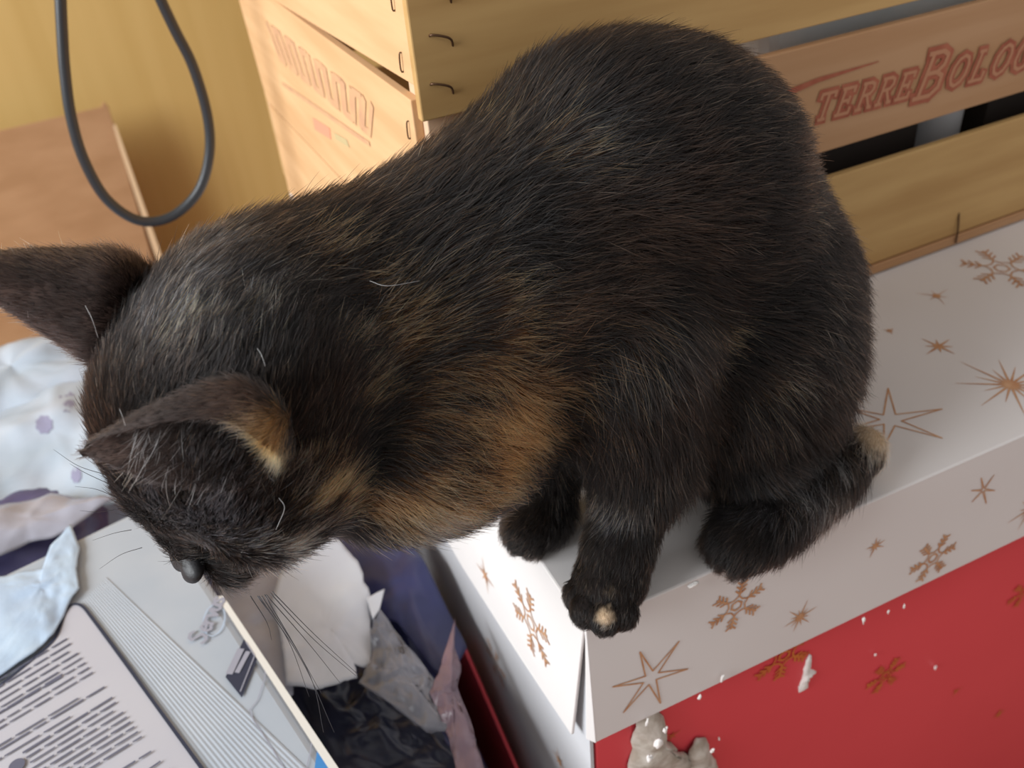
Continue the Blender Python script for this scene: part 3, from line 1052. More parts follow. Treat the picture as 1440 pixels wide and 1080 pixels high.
for p, h, w, lab_ in SH:
    q = ony(p, -0.005 if p[1] < 1000 or p[0] < 950 else 0.003)
    onlid = p not in ((1222, 912), (1304, 927), (1008, 1034))
    q = ony(p, -0.0048 if onlid else 0.0035)
    q = q + wY * (q[0] * sy)
    b = blob('paper_shred', (0, 0, 0), (w * 0.42, w * 0.35, h * 0.72), M['shred'], None, n=7, amp=0.75, freq=420, seed=p[0])
    b.location = q
    b.rotation_euler = (0, random.uniform(-0.2, 0.2), 0)
    tag(b, lab_, 'paper shred', 'bitten paper shreds on the gift box')
q = ony((1131, 945), 0.002)
b = sheet('paper_shred', [ony(p, 0.0015) - q for p in ((1136, 918), (1140, 921), (1137, 936), (1146, 943), (1136, 950), (1134, 958), (1131, 968), (1123, 973), (1121, 968), (1128, 952), (1130, 938))],
          M['shred'], None, rings=4, per=3, amp=0.0012, freq=300, thick=0.0009, normal=(0, -1, 0), dome=0.002)
b.location = q
tag(b, 'long torn white paper shred hanging on the gold snowflake of the red side', 'paper shred', 'bitten paper shreds on the gift box')
q = onz((975, 822), 0.0016)
b = blob('paper_shred', (0, 0, 0), (0.0032, 0.0012, 0.0012), M['shred'], None, n=7, amp=0.4, freq=500, seed=77)
b.location = q
tag(b, 'curled white paper shred on the lid beside the cat\'s hind foot', 'paper shred', 'bitten paper shreds on the gift box')

# ------------------------------------------------------------------ the cat
# body = iso-surface of smoothly joined capsules and ellipsoids (one continuous mesh)
HC = np.array([-0.1195, 0.0512, 0.1439])
HF = np.array([-0.5864, -0.1019, -0.8036])
HL = np.array([0.2461, -0.9676, -0.0569])
HU = np.array([-0.7717, -0.2312, 0.5924])
HS = 1.12


def hd(f, l, u):
    return HC + (HF * f + HL * l + HU * u) * HS


HR = np.stack([HF, HL, HU], 0)
PR = []     # primitives: kind, a, b, r1, r2, blend, hair flow, hair length


def cap(a, b, r1, r2, k=0.02, flow=(1, 0, -.3), ln=0.02):
    PR.append(('c', np.asarray(a, float), np.asarray(b, float), r1, r2, k, np.asarray(flow, float), ln))


def ell(c, rad, k=0.02, flow=(1, 0, -.3), ln=0.02, rot=None):
    PR.append(('e', np.asarray(c, float), np.asarray(rad, float), rot, 0, k, np.asarray(flow, float), ln))


BACK = (0.95, 0.0, -0.12)
DOWN = (0.35, -0.1, -0.9)
# trunk
ell((0.140, 0.084, 0.082), (0.068, 0.064, 0.072), 0.02, (0.75, 0, -0.6), 0.0115)
ell((0.102, 0.086, 0.145), (0.066, 0.066, 0.078), 0.03, BACK, 0.0115)
ell((0.062, 0.086, 0.167), (0.060, 0.062, 0.064), 0.03, BACK, 0.0115)
ell((0.010, 0.078, 0.140), (0.055, 0.056, 0.060), 0.03, BACK, 0.012)
ell((0.070, 0.078, 0.085), (0.070, 0.058, 0.060), 0.03, (0.9, 0, -0.35), 0.0115)
# neck and chest ruff
cap((0.0, 0.080, 0.148), (-0.085, 0.070, 0.153), 0.050, 0.048, 0.03, (0.95, 0.1, 0.15), 0.0115)
ell((-0.030, 0.060, 0.105), (0.048, 0.050, 0.052), 0.025, (0.75, -0.35, -0.45), 0.0125)
ell((-0.058, 0.040, 0.105), (0.044, 0.036, 0.036), 0.02, (0.8, -0.35, -0.4), 0.012)
# skull, cheeks, muzzle (head frame)
ell(hd(-0.004, 0, 0.002), np.array([0.046, 0.043, 0.038]) * HS, 0.02, -HF * 1.0 + HU * 0.1, 0.008, HR)
ell(hd(0.012, 0.026, -0.012), np.array([0.028, 0.020, 0.024]) * HS, 0.012, -HF * 0.9 + HL * 0.5, 0.010, HR)
ell(hd(0.012, -0.026, -0.012), np.array([0.028, 0.020, 0.024]) * HS, 0.012, -HF * 0.9 - HL * 0.5, 0.010, HR)
cap(hd(0.030, 0, 0.006), hd(0.052, 0, -0.008), 0.016, 0.0105, 0.012, -HF, 0.005)
ell(hd(0.050, 0.010, -0.020), np.array([0.015, 0.012, 0.011]) * HS, 0.008, -HF * 0.8 + HL * 0.6 - HU * 0.4, 0.006, HR)
ell(hd(0.050, -0.010, -0.020), np.array([0.015, 0.012, 0.011]) * HS, 0.008, -HF * 0.8 - HL * 0.6 - HU * 0.4, 0.006, HR)
ell(hd(0.044, 0, -0.031), np.array([0.013, 0.011, 0.009]) * HS, 0.008, -HF * 0.8 - HU * 0.5, 0.006, HR)
# left thigh, hind foot (heel at the back, toes forward), far thigh and foot
ell((0.124, 0.038, 0.064), (0.052, 0.036, 0.060), 0.02, (0.55, -0.1, -0.8), 0.016)
cap((0.110, 0.020, 0.030), (0.144, 0.017, 0.022), 0.020, 0.012, 0.012, (0.5, -0.1, -0.6), 0.014)
cap((0.177, 0.016, 0.0160), (0.105, 0.001, 0.0165), 0.0130, 0.0165, 0.004, (-0.9, -0.25, -0.15), 0.013)
ell((0.090, -0.001, 0.0135), (0.018, 0.0165, 0.0145), 0.008, (-0.9, -0.2, -0.3), 0.008)
for dy in (-0.0095, -0.0032, 0.0032, 0.0095):
    ell((0.078 + abs(dy) * 0.35, -0.001 + dy, 0.0085), (0.0085, 0.0044, 0.0080), 0.003, (-0.9, 0, -0.3), 0.005)
ell((0.130, 0.118, 0.060), (0.052, 0.034, 0.060), 0.02, (0.55, 0.1, -0.8), 0.015)
cap((0.165, 0.130, 0.0165), (0.090, 0.138, 0.0150), 0.0145, 0.0150, 0.012, (-0.9, 0.2, -0.15), 0.012)
# left front leg
cap((0.045, 0.040, 0.115), (0.050, 0.028, 0.060), 0.036, 0.024, 0.02, (0.3, -0.1, -0.9), 0.018)
cap((0.048, 0.026, 0.058), (0.027, 0.014, 0.026), 0.0195, 0.0155, 0.012, (-0.2, -0.2, -0.9), 0.006)
cap((0.027, 0.013, 0.026), (0.022, 0.010, 0.015), 0.0155, 0.0155, 0.006, (-0.4, -0.3, -0.8), 0.0035)
ell((0.0175, 0.0075, 0.0125), (0.0165, 0.0165, 0.0150), 0.005, (-0.7, -0.4, -0.4), 0.0028)
for a_, r_ in ((-1.05, 0.0068), (-0.36, 0.0074), (0.36, 0.0074), (1.05, 0.0068)):
    d_ = np.array([-math.cos(a_) * 0.75 - math.sin(a_) * 0.5, -math.cos(a_) * 0.6 + math.sin(a_) * 0.75, 0])
    ell(np.array([0.0155, 0.0065, 0.0080]) + d_ * 0.0148, (r_, r_, 0.0096), 0.0016, (-0.6, -0.5, -0.3), 0.0022)
# right front leg, seen dark behind
cap((0.030, 0.100, 0.115), (0.035, 0.085, 0.055), 0.034, 0.022, 0.02, (0.3, 0.1, -0.9), 0.016)
cap((0.035, 0.084, 0.055), (0.016, 0.066, 0.020), 0.0190, 0.0145, 0.012, (-0.2, -0.1, -0.9), 0.009)
ell((0.008, 0.060, 0.0125), (0.0175, 0.0150, 0.0130), 0.008, (-0.9, -0.2, -0.3), 0.005)
for a_ in (-0.9, -0.3, 0.3, 0.9):
    ell((0.008 - 0.0125 * math.cos(a_), 0.060 + 0.0118 * math.sin(a_), 0.0080), (0.0064, 0.0060, 0.0078), 0.0025, (-0.9, 0, -0.3), 0.004)
# tail base tucked round the far side
for a_, b_, r_ in (((0.192, 0.090, 0.030), (0.200, 0.122, 0.018), 0.015), ((0.200, 0.122, 0.018), (0.150, 0.138, 0.016), 0.014)):
    cap(a_, b_, r_, r_ * 0.95, 0.012, (0.2, 0.9, -0.2), 0.014)


def prim_d(P, pr):
    kd, a, b = pr[0], pr[1], pr[2]
    if kd == 'c':
        ab = b - a
        t = np.clip(((P - a) @ ab) / (ab @ ab), 0, 1)
        return np.linalg.norm(P - a - t[:, None] * ab, axis=1) - (pr[3] + (pr[4] - pr[3]) * t)
    q = P - a
    if pr[3] is not None:
        q = q @ pr[3].T
    k0 = np.linalg.norm(q / b, axis=1)
    k1 = np.linalg.norm(q / (b * b), axis=1) + 1e-9
    return np.where(k0 < 0.2, -b.min() * (1 - k0), k0 * (k0 - 1) / k1)


def sdf(P):
    d = None
    for pr in PR:
        e = prim_d(P, pr)
        if d is None:
            d = e
        else:
            k = pr[5]
            h = np.maximum(k - np.abs(d - e), 0) / k
            d = np.minimum(d, e) - h * h * k * 0.25
    d = d + 0.0022 * np.clip((P[:, 2] - 0.03) / 0.03, 0, 1)
    return np.maximum(d, 0.0006 - P[:, 2])


def surface_nets(lo, hi, h):
    n = [int(math.ceil((hi[i] - lo[i]) / h)) + 1 for i in range(3)]
    ax = [lo[i] + h * np.arange(n[i]) for i in range(3)]
    G = np.stack(np.meshgrid(*ax, indexing='ij'), -1).reshape(-1, 3)
    D = np.concatenate([sdf(G[i:i + 200000]) for i in range(0, len(G), 200000)]).reshape(n)
    s = D < 0
    c = [m - 1 for m in n]
    cs = np.zeros(c, int)
    acc = np.zeros(c + [3])
    cnt = np.zeros(c)
    offs = [(i, j, k) for i in (0, 1) for j in (0, 1) for k in (0, 1)]
    sub = lambda A, o: A[o[0]:o[0] + c[0], o[1]:o[1] + c[1], o[2]:o[2] + c[2]]
    for o in offs:
        for axis in range(3):
            if o[axis] == 0:
                o2 = list(o)
                o2[axis] = 1
                d0, d1 = sub(D, o), sub(D, o2)
                x = (d0 < 0) != (d1 < 0)
                t = np.where(x, d0 / np.where(d0 == d1, 1, d0 - d1), 0)
                p = np.zeros(c + [3])
                for q in range(3):
                    p[..., q] = o[q]
                p[..., axis] += t
                acc += np.where(x[..., None], p, 0)
                cnt += x
    act = cnt > 0
    idx = -np.ones(c, int)
    idx[act] = np.arange(act.sum())
    ijk = np.argwhere(act)
    V = np.asarray(lo) + h * (ijk + acc[act] / cnt[act][:, None])
    F = []
    for axis in range(3):
        u, v = (axis + 1) % 3, (axis + 2) % 3
        e0 = [slice(1, c[i]) for i in range(3)]
        e0[axis] = slice(0, c[axis])
        e1 = list(e0)
        e1[axis] = slice(1, c[axis] + 1)
        a0, a1_ = s[tuple(e0)], s[tuple(e1)]
        for flip in (False, True):
            w = np.argwhere((a0 & ~a1_) if not flip else (~a0 & a1_))
            w = w + np.array([0 if i == axis else 1 for i in range(3)])
            if not len(w):
                continue
            du = np.zeros(3, int)
            du[u] = 1
            dv = np.zeros(3, int)
            dv[v] = 1
            g = lambda q: idx[q[:, 0], q[:, 1], q[:, 2]]
            Q = np.stack([g(w - du - dv), g(w - dv), g(w), g(w - du)], 1)
            F.append(Q[:, ::-1] if flip else Q)
    return V, np.concatenate(F)


def grad(P, e=0.0008):
    g = np.stack([sdf(P + np.eye(3)[i] * e) - sdf(P - np.eye(3)[i] * e) for i in range(3)], 1) / (2 * e)
    return g / (np.linalg.norm(g, axis=1)[:, None] + 1e-9)


CV, CF = surface_nets((-0.205, -0.045, -0.008), (0.268, 0.190, 0.260), 0.0034)
for _ in range(2):
    CV = CV - grad(CV) * np.clip(sdf(CV), -0.002, 0.002)[:, None]


# ears: folded cups of real thickness, rooted in the skull and joined into the body mesh.
# Each station across the ear runs rim -> outer fold -> inner cup -> rim (photo point + distance).
EARS = []


def ear(st, ns=17, sub=5, th=0.0013):
    C_ = np.array([[CAM + ray(p[:2]) * p[2] for p in row] for row in st])       # (m,4,3)
    m_ = len(C_)
    C_ = np.stack([smoothpath(C_[:, q], sub) for q in range(4)], 1)
    s_ = np.linspace(0, 1, ns)
    B = np.stack([(1 - s_) ** 3, 3 * s_ * (1 - s_) ** 2, 3 * s_ ** 2 * (1 - s_), s_ ** 3], 1)
    G = np.einsum('jb,ibk->ijk', B, C_)
    nt_ = len(G)
    du, dv = np.gradient(G, axis=0), np.gradient(G, axis=1)
    N_ = np.cross(du, dv)
    N_ /= np.linalg.norm(N_, axis=2)[..., None] + 1e-12
    if (N_.mean((0, 1)) @ (CAM - G.mean((0, 1)))) < 0:
        N_ = -N_
    tap = (th * np.linspace(0.55, 1.0, nt_)[:, None] * (1 - 0.75 * np.abs(2 * s_ - 1)[None, :] ** 4))[..., None]
    V = np.concatenate([(G - N_ * tap).reshape(-1, 3), (G + N_ * tap).reshape(-1, 3)])
    n1 = nt_ * ns
    F = []
    for i in range(nt_ - 1):
        for j in range(ns - 1):
            q = (i * ns + j, i * ns + j + 1, (i + 1) * ns + j + 1, (i + 1) * ns + j)
            F.append(q[::-1])
            F.append(tuple(n1 + v for v in q))
    rim = [(i * ns) for i in range(nt_)] + [((nt_ - 1) * ns + j) for j in range(1, ns)] + [(i * ns + ns - 1) for i in range(nt_ - 2, -1, -1)] + [j for j in range(ns - 2, 0, -1)]
    for q in range(len(rim)):
        u_, v_ = rim[q], rim[(q + 1) % len(rim)]
        F.append((u_, v_, n1 + v_, n1 + u_))
    b_ = G[-1 - sub].mean(0)
    a_ = G[0].mean(0) - b_
    H_ = np.linalg.norm(a_)
    EARS.append(dict(V=V, F=F, b=b_, a=a_ / H_, H=H_, G=G, nt=nt_, ns=ns))


# far ear: its back faces the lens
ear([[(-58, 378, .296), (-62, 381, .295), (-62, 386, .295), (-58, 390, .296)],
     [(-20, 358, .303), (-22, 372, .293), (-20, 400, .293), (-22, 415, .303)],
     [(40, 350, .310), (40, 375, .297), (36, 425, .297), (36, 452, .311)],
     [(110, 349, .317), (110, 385, .300), (98, 455, .300), (92, 486, .318)],
     [(170, 352, .322), (170, 395, .305), (150, 475, .306), (140, 516, .322)],
     [(228, 385, .340), (228, 425, .332), (206, 485, .332), (196, 522, .338)]])
# near ear: folded, so back, rim and the open cup below it all show
ear([[(113, 633, .2880), (113, 636, .2880), (116, 639, .2885), (118, 640, .2890)],
     [(140, 618, .2835), (142, 606, .2835), (160, 618, .2880), (148, 650, .2880)],
     [(205, 600, .2790), (208, 560, .2800), (222, 572, .2880), (205, 672, .2910)],
     [(270, 590, .2780), (285, 512, .2795), (304, 532, .2900), (275, 688, .2950)],
     [(325, 596, .2790), (345, 500, .2810), (372, 528, .2930), (332, 690, .2980)],
     [(372, 628, .2830), (398, 545, .2850), (418, 585, .2990), (380, 682, .3030)],
     [(400, 660, .3060), (420, 620, .3080), (430, 635, .3180), (405, 690, .3200)]])

cat = empty('cat', (0.08, 0.07, 0.0))
tag(cat, 'black and orange tortoiseshell cat crouched on the gift box corner, head down', 'cat')
CO = np.array(cat.location)
AV, AF = [CV - CO], [tuple(f) for f in CF]
base_n = len(CV)
nv = base_n
for e in EARS:
    AV.append(e['V'] - CO)
    AF += [tuple(nv + i for i in f) for f in e['F']]
    nv += len(e['V'])
M['skin'] = mat('dark_undercoat', srgb(38, 31, 30), srgb(48, 38, 34), rough=0.9, scale=(120, 120, 120), spec=0.15)
M['earskin'] = mat('thin_brown_ear_skin', srgb(80, 58, 50), srgb(50, 38, 36), rough=0.7, scale=(140, 140, 140), spec=0.25)
cb_ = pyd('cat_body', np.vstack(AV), AF, M['skin'], cat, smooth=True)
cb_.data.materials.append(M['earskin'])
mi = np.zeros(len(AF), int)
mi[len(CF):] = 1
cb_.data.polygons.foreach_set('material_index', mi)


# ---- coat pattern: patches given as photo points dropped on the body surface
from mathutils.bvhtree import BVHTree
bvh = BVHTree.FromPolygons([Vector(v) for v in np.vstack([CV] + [e['V'] for e in EARS])], AF)


def on_cat(p):
    r = ray(p)
    h = bvh.ray_cast(Vector(CAM), Vector(r).normalized())
    return np.array(h[0]) if h[0] is not None else None


ORG = np.array([0.66, 0.265, 0.088])
GNG = np.array([0.78, 0.42, 0.17])
CRM = np.array([0.72, 0.52, 0.34])
BRN = np.array([0.055, 0.030, 0.020])
GRY = np.array([0.10, 0.10, 0.115])
WHT = np.array([0.62, 0.58, 0.55])
BLK = np.array([0.0042, 0.0032, 0.0030])
PATCH = []
for p, rad, c_, amt in [
        # chest / shoulder orange mass
        ((720, 560), 0.017, ORG, 0.75), ((735, 610), 0.016, ORG, 0.95), ((690, 640), 0.017, ORG, 0.9), ((650, 690), 0.016, ORG, 0.75), ((600, 690), 0.013, GNG, 0.9),
        ((590, 735), 0.011, CRM, 0.8), ((720, 500), 0.014, ORG, 0.65), ((650, 560), 0.017, ORG, 0.6), ((600, 620), 0.015, ORG, 0.6), ((770, 560), 0.012, ORG, 0.5), ((690, 440), 0.014, ORG, 0.3), ((760, 460), 0.012, ORG, 0.25), ((740, 660), 0.012, ORG, 0.7),
        ((690, 705), 0.010, ORG, 0.6), ((560, 700), 0.010, ORG, 0.7),
        # cheek
        ((450, 700), 0.010, GNG, 1.0), ((470, 745), 0.013, GNG, 0.75), ((420, 765), 0.012, CRM, 0.7), ((350, 815), 0.008, CRM, 0.5), ((480, 700), 0.010, GNG, 0.7), ((540, 730), 0.010, ORG, 0.7), ((405, 690), 0.006, CRM, 0.9), ((500, 750), 0.012, GNG, 0.55), ((430, 790), 0.008, GNG, 0.5), ((380, 770), 0.008, CRM, 0.3),
        ((440, 720), 0.010, GNG, 0.5), ((360, 800), 0.008, BRN, 0.6), ((340, 790), 0.005, CRM, 0.35),
        # nape streaks
        ((455, 345), 0.009, ORG, 0.45), ((500, 380), 0.013, ORG, 0.22), ((540, 440), 0.014, ORG, 0.22), ((580, 470), 0.012, ORG, 0.28), ((530, 490), 0.010, GNG, 0.45),
        ((330, 440), 0.008, CRM, 0.22), ((290, 455), 0.008, GNG, 0.34), ((235, 470), 0.009, GNG, 0.25), ((380, 420), 0.010, CRM, 0.16), ((350, 470), 0.009, GNG, 0.14),
        ((250, 420), 0.014, GRY, 0.22), ((300, 380), 0.016, GRY, 0.22), ((230, 370), 0.012, GRY, 0.12),
        ((510, 575), 0.006, ORG, 0.6), ((640, 400), 0.02, ORG, 0.12), ((620, 500), 0.014, ORG, 0.25),
        # back
        ((690, 180), 0.012, ORG, 0.25), ((660, 160), 0.009, ORG, 0.22), ((800, 205), 0.012, ORG, 0.22), ((765, 230), 0.011, ORG, 0.16), ((1130, 230), 0.012, BRN, 0.5),
        ((850, 450), 0.016, BRN, 0.6), ((1010, 455), 0.009, GNG, 0.35), ((1000, 480), 0.010, GNG, 0.3), ((1100, 530), 0.008, CRM, 0.45), ((1085, 560), 0.010, GNG, 0.3),
        ((900, 470), 0.010, ORG, 0.22), ((960, 290), 0.024, BRN, 0.5), ((880, 330), 0.024, BRN, 0.5), ((830, 560), 0.022, ORG, 0.12), ((1140, 290), 0.012, GNG, 0.15),
        # forehead sheen painted in as grey hairs; leg, paw, foot
        ((260, 720), 0.016, GRY, 0.8), ((300, 705), 0.014, GRY, 0.7), ((210, 700), 0.010, GRY, 0.3),
        ((870, 710), 0.009, CRM, 0.35), ((860, 730), 0.008, GRY, 0.5), ((845, 755), 0.008, GRY, 0.2), ((980, 690), 0.016, GRY, 0.3), ((1080, 700), 0.014, GRY, 0.4),
        ((858, 832), 0.0026, CRM, 0.5), ((850, 868), 0.0034, CRM, 1.6),
        ((1180, 640), 0.006, WHT, 0.6),
        ((1150, 690), 0.011, WHT, 0.3), ((1180, 700), 0.011, WHT, 0.3), ((1130, 680), 0.012, GRY, 0.4)]:
    q = on_cat(p)
    if q is not None:
        PATCH.append((q, rad, c_, amt))


PATCH.append((np.array([0.181, 0.014, 0.019]), 0.0125, CRM, 1.6))
PATCH.append((np.array([0.185, 0.015, 0.012]), 0.010, CRM, 1.6))


def coat(P, n):
    nz = fbm(P * 55.0, 3)
    brind = fbm(P * np.array([70.0, 130.0, 130.0]) + 11.0, 2)[:, 0]
    col = np.tile(BLK, (n, 1))
    u = rng.random(n)
    brn = rng.random(n) < 0.16 + 0.12 * nz[:, 0]
    col[brn] = BRN * 0.7
    rare = rng.random(n) < 0.06 * np.clip(0.6 + 1.6 * nz[:, 1], 0.1, 2)
    col[rare] = np.array([0.30, 0.19, 0.115]) * rng.uniform(0.4, 1.3, (int(rare.sum()), 1))
    for q, rad, c_, amt in PATCH:
        d = np.linalg.norm(P - q + nz * rad * 0.55, axis=1) / rad
        pr = amt * np.clip(1.6 - d, 0, 1) ** 0.8 * (1.0 if amt > 1.2 else 0.85)
        if rad < 0.020 and amt < 1.2:
            pr = pr * np.clip(0.78 + 1.5 * brind, 0.30 if amt >= 0.7 else 0.08, 1.35)
        s_ = rng.random(n) < pr
        k = int(s_.sum())
        col[s_] = c_ * (rng.uniform(0.9, 1.15, (k, 1)) if amt > 1.2 else rng.uniform(0.25, 1.45, (k, 1)))
    return col * rng.uniform(0.8, 1.2, (n, 1))


# undercoat of the same colours on the skin itself
skin_c = np.tile(np.array([0.012, 0.0085, 0.0075]), (len(CV), 1))
for q, rad, c_, amt in PATCH:
    d = np.linalg.norm(CV - q, axis=1) / rad
    w = (np.clip(1.4 - d, 0, 1) * min(amt, 1.0))[:, None]
    skin_c = skin_c * (1 - w) + c_ * (0.85 if amt > 1.2 else 0.14) * w
me_ = cb_.data
ca_ = me_.color_attributes.new('undercoat', 'FLOAT_COLOR', 'POINT')
allc = np.ones((len(me_.vertices), 4))
allc[:, :3] = 0.02
kE = len(CV)
for e in EARS:
    pv_ = e['V']
    base_c = np.tile(np.array([0.058, 0.036, 0.029]), (len(pv_), 1)) * (0.85 + 0.6 * fbm(pv_ * 160, 2)[:, :1])
    half_n = len(pv_) // 2
    base_c[:half_n] *= 0.45 if e is EARS[1] else 0.9
    for p_, r_, cc_ in (((374, 622), 0.0095, GNG * 0.6), ((330, 556), 0.010, np.array([0.11, 0.062, 0.045]))):
        q = on_cat(p_)
        w = np.clip(1.5 - np.linalg.norm(pv_ - q, axis=1) / r_, 0, 1)[:, None] * 0.3
        base_c = base_c * (1 - w) + cc_ * w
    allc[kE:kE + len(pv_), :3] = np.clip(base_c, 0.004, 1)
    kE += len(pv_)
allc[:len(CV), :3] = skin_c
ca_.data.foreach_set('color', allc.astype(np.float32).ravel())
for mm_ in ('skin', 'earskin'):
    _n = M[mm_].node_tree
    _a = _n.nodes.new('ShaderNodeAttribute')
    _a.attribute_name = 'undercoat'
    _n.links.new(_a.outputs['Color'], _n.nodes['Principled BSDF'].inputs['Base Color'])


def sample_tris(V, F, n, dens=None):
    T = np.array([(f[0], f[1], f[2]) for f in F] + [(f[0], f[2], f[3]) for f in F if len(f) == 4])
    a, b, c = V[T[:, 0]], V[T[:, 1]], V[T[:, 2]]
    ar = 0.5 * np.linalg.norm(np.cross(b - a, c - a), axis=1)
    if dens is not None:
        ar = ar * dens((a + b + c) / 3)
    i = rng.choice(len(T), n, p=ar / ar.sum())
    u, v = rng.random(n), rng.random(n)
    s_ = u + v > 1
    u[s_], v[s_] = 1 - u[s_], 1 - v[s_]
    return a[i] + (b - a)[i] * u[:, None] + (c - a)[i] * v[:, None], i


def fur_object(name, root, pts, rad, col, m, label=None):
    n, k = pts.shape[:2]
    cu = bpy.data.hair_curves.new(name)
    cu.add_curves([k] * n)
    cu.attributes['position'].data.foreach_set('vector', (pts - CO).astype(np.float32).ravel())
    ra = cu.attributes.get('radius') or cu.attributes.new('radius', 'FLOAT', 'POINT')
    ra.data.foreach_set('value', rad.astype(np.float32).ravel())
    ca = cu.attributes.new('coat_color', 'FLOAT_COLOR', 'CURVE')
    ca.data.foreach_set('color', np.hstack([col, np.ones((n, 1))]).astype(np.float32).ravel())
    cu.materials.append(m)
    o = bpy.data.objects.new(name, cu)
    COL.objects.link(o)
    o.parent = cat
    o['kind'] = 'stuff'
    return o


mf = bpy.data.materials.new('cat_fur')
mf.use_nodes = True
nt = mf.node_tree
nt.nodes.remove(nt.nodes['Principled BSDF'])
hb = nt.nodes.new('ShaderNodeBsdfHairPrincipled')
hb.model = 'CHIANG'
hb.parametrization = 'COLOR'
hb.inputs['Roughness'].default_value = 0.36
hb.inputs['Radial Roughness'].default_value = 0.5
hb.inputs['Coat'].default_value = 0.0
hb.inputs['IOR'].default_value = 1.40
hb.inputs['Random Roughness'].default_value = 0.2
at_ = nt.nodes.new('ShaderNodeAttribute')
at_.attribute_name = 'coat_color'
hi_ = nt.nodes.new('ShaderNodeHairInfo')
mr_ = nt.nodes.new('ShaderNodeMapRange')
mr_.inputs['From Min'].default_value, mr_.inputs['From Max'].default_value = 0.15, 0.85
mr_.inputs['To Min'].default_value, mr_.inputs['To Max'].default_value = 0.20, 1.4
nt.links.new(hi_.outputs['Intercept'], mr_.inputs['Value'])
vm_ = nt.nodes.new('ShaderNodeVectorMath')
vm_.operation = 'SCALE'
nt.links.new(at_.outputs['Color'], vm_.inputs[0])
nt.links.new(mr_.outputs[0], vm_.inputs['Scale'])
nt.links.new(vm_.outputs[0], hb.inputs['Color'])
nt.links.new(hb.outputs[0], nt.nodes['Material Output'].inputs['Surface'])

NH = 300000


def dens(P):
    head = np.clip(1 - np.linalg.norm(P - HC, axis=1) / 0.075, 0, 1)
    feet = np.clip(1 - P[:, 2] / 0.03, 0, 1)
    return 1.0 + 3.0 * (head > 0.2) + 1.5 * feet


R0, _ = sample_tris(CV, [tuple(f) for f in CF], NH, dens)
R0 = R0[R0[:, 2] > 0.002]
n = len(R0)
NN = grad(R0)
wsum = np.zeros(n)
flow = np.zeros((n, 3))
ln = np.zeros(n)
for pr in PR:
    w = np.exp(-np.maximum(prim_d(R0, pr), -0.004) / 0.006)
    wsum += w
    flow += w[:, None] * pr[6] / np.linalg.norm(pr[6])
    ln += w * pr[7]
ln /= wsum
heel = np.clip((R0[:, 0] - 0.165) / 0.01, 0, 1) * (R0[:, 2] < 0.034) * (R0[:, 1] < 0.04)
ln = ln * (1 - 0.6 * heel)
# trunk sides: hair sweeps back and down, away from the spine
side = np.clip((0.2 - R0[:, 2]) / 0.2, 0, 1)
flow = flow / wsum[:, None]
flow[:, 2] -= 0.45 * side * (R0[:, 0] > -0.03)
flow = flow - NN * (flow * NN).sum(1)[:, None]
flow /= np.linalg.norm(flow, axis=1)[:, None] + 1e-9
low = fbm(R0 * 28.0, 2)
clump = fbm(R0 * 150.0 + 3.1, 2)
fine = rng.normal(0, 1, (n, 3))
flow = flow + 0.35 * low + 0.24 * clump + 0.20 * fine
flow = flow - NN * (flow * NN).sum(1)[:, None] * 0.9
flow /= np.linalg.norm(flow, axis=1)[:, None] + 1e-9
lift = np.clip(0.46 + 0.14 * clump[:, 1] + rng.normal(0, 0.12, n), 0.1, 1.1)
ln = ln * rng.uniform(0.65, 1.15, n)
gd = rng.random(n) < 0.03
ln[gd] *= 1.3
K = 5
tt = np.linspace(0, 1, K)
d0 = flow * np.cos(lift)[:, None] + NN * np.sin(lift)[:, None]
pts = R0[:, None, :] + d0[:, None, :] * (ln[:, None] * tt)[:, :, None] + (flow - NN * 0.35)[:, None, :] * (ln[:, None] * 0.28 * tt ** 2)[:, :, None]
pts[:, :, 2] = np.maximum(pts[:, :, 2], 0.0008)
col = coat(R0, n)
thick = np.where(ln < 0.008, 0.00007, 0.000095)
rad = thick[:, None] * np.array([0.9, 1.0, 0.9, 0.65, 0.15])[None, :]
fur_object('fur', cat, pts, rad, col, mf)

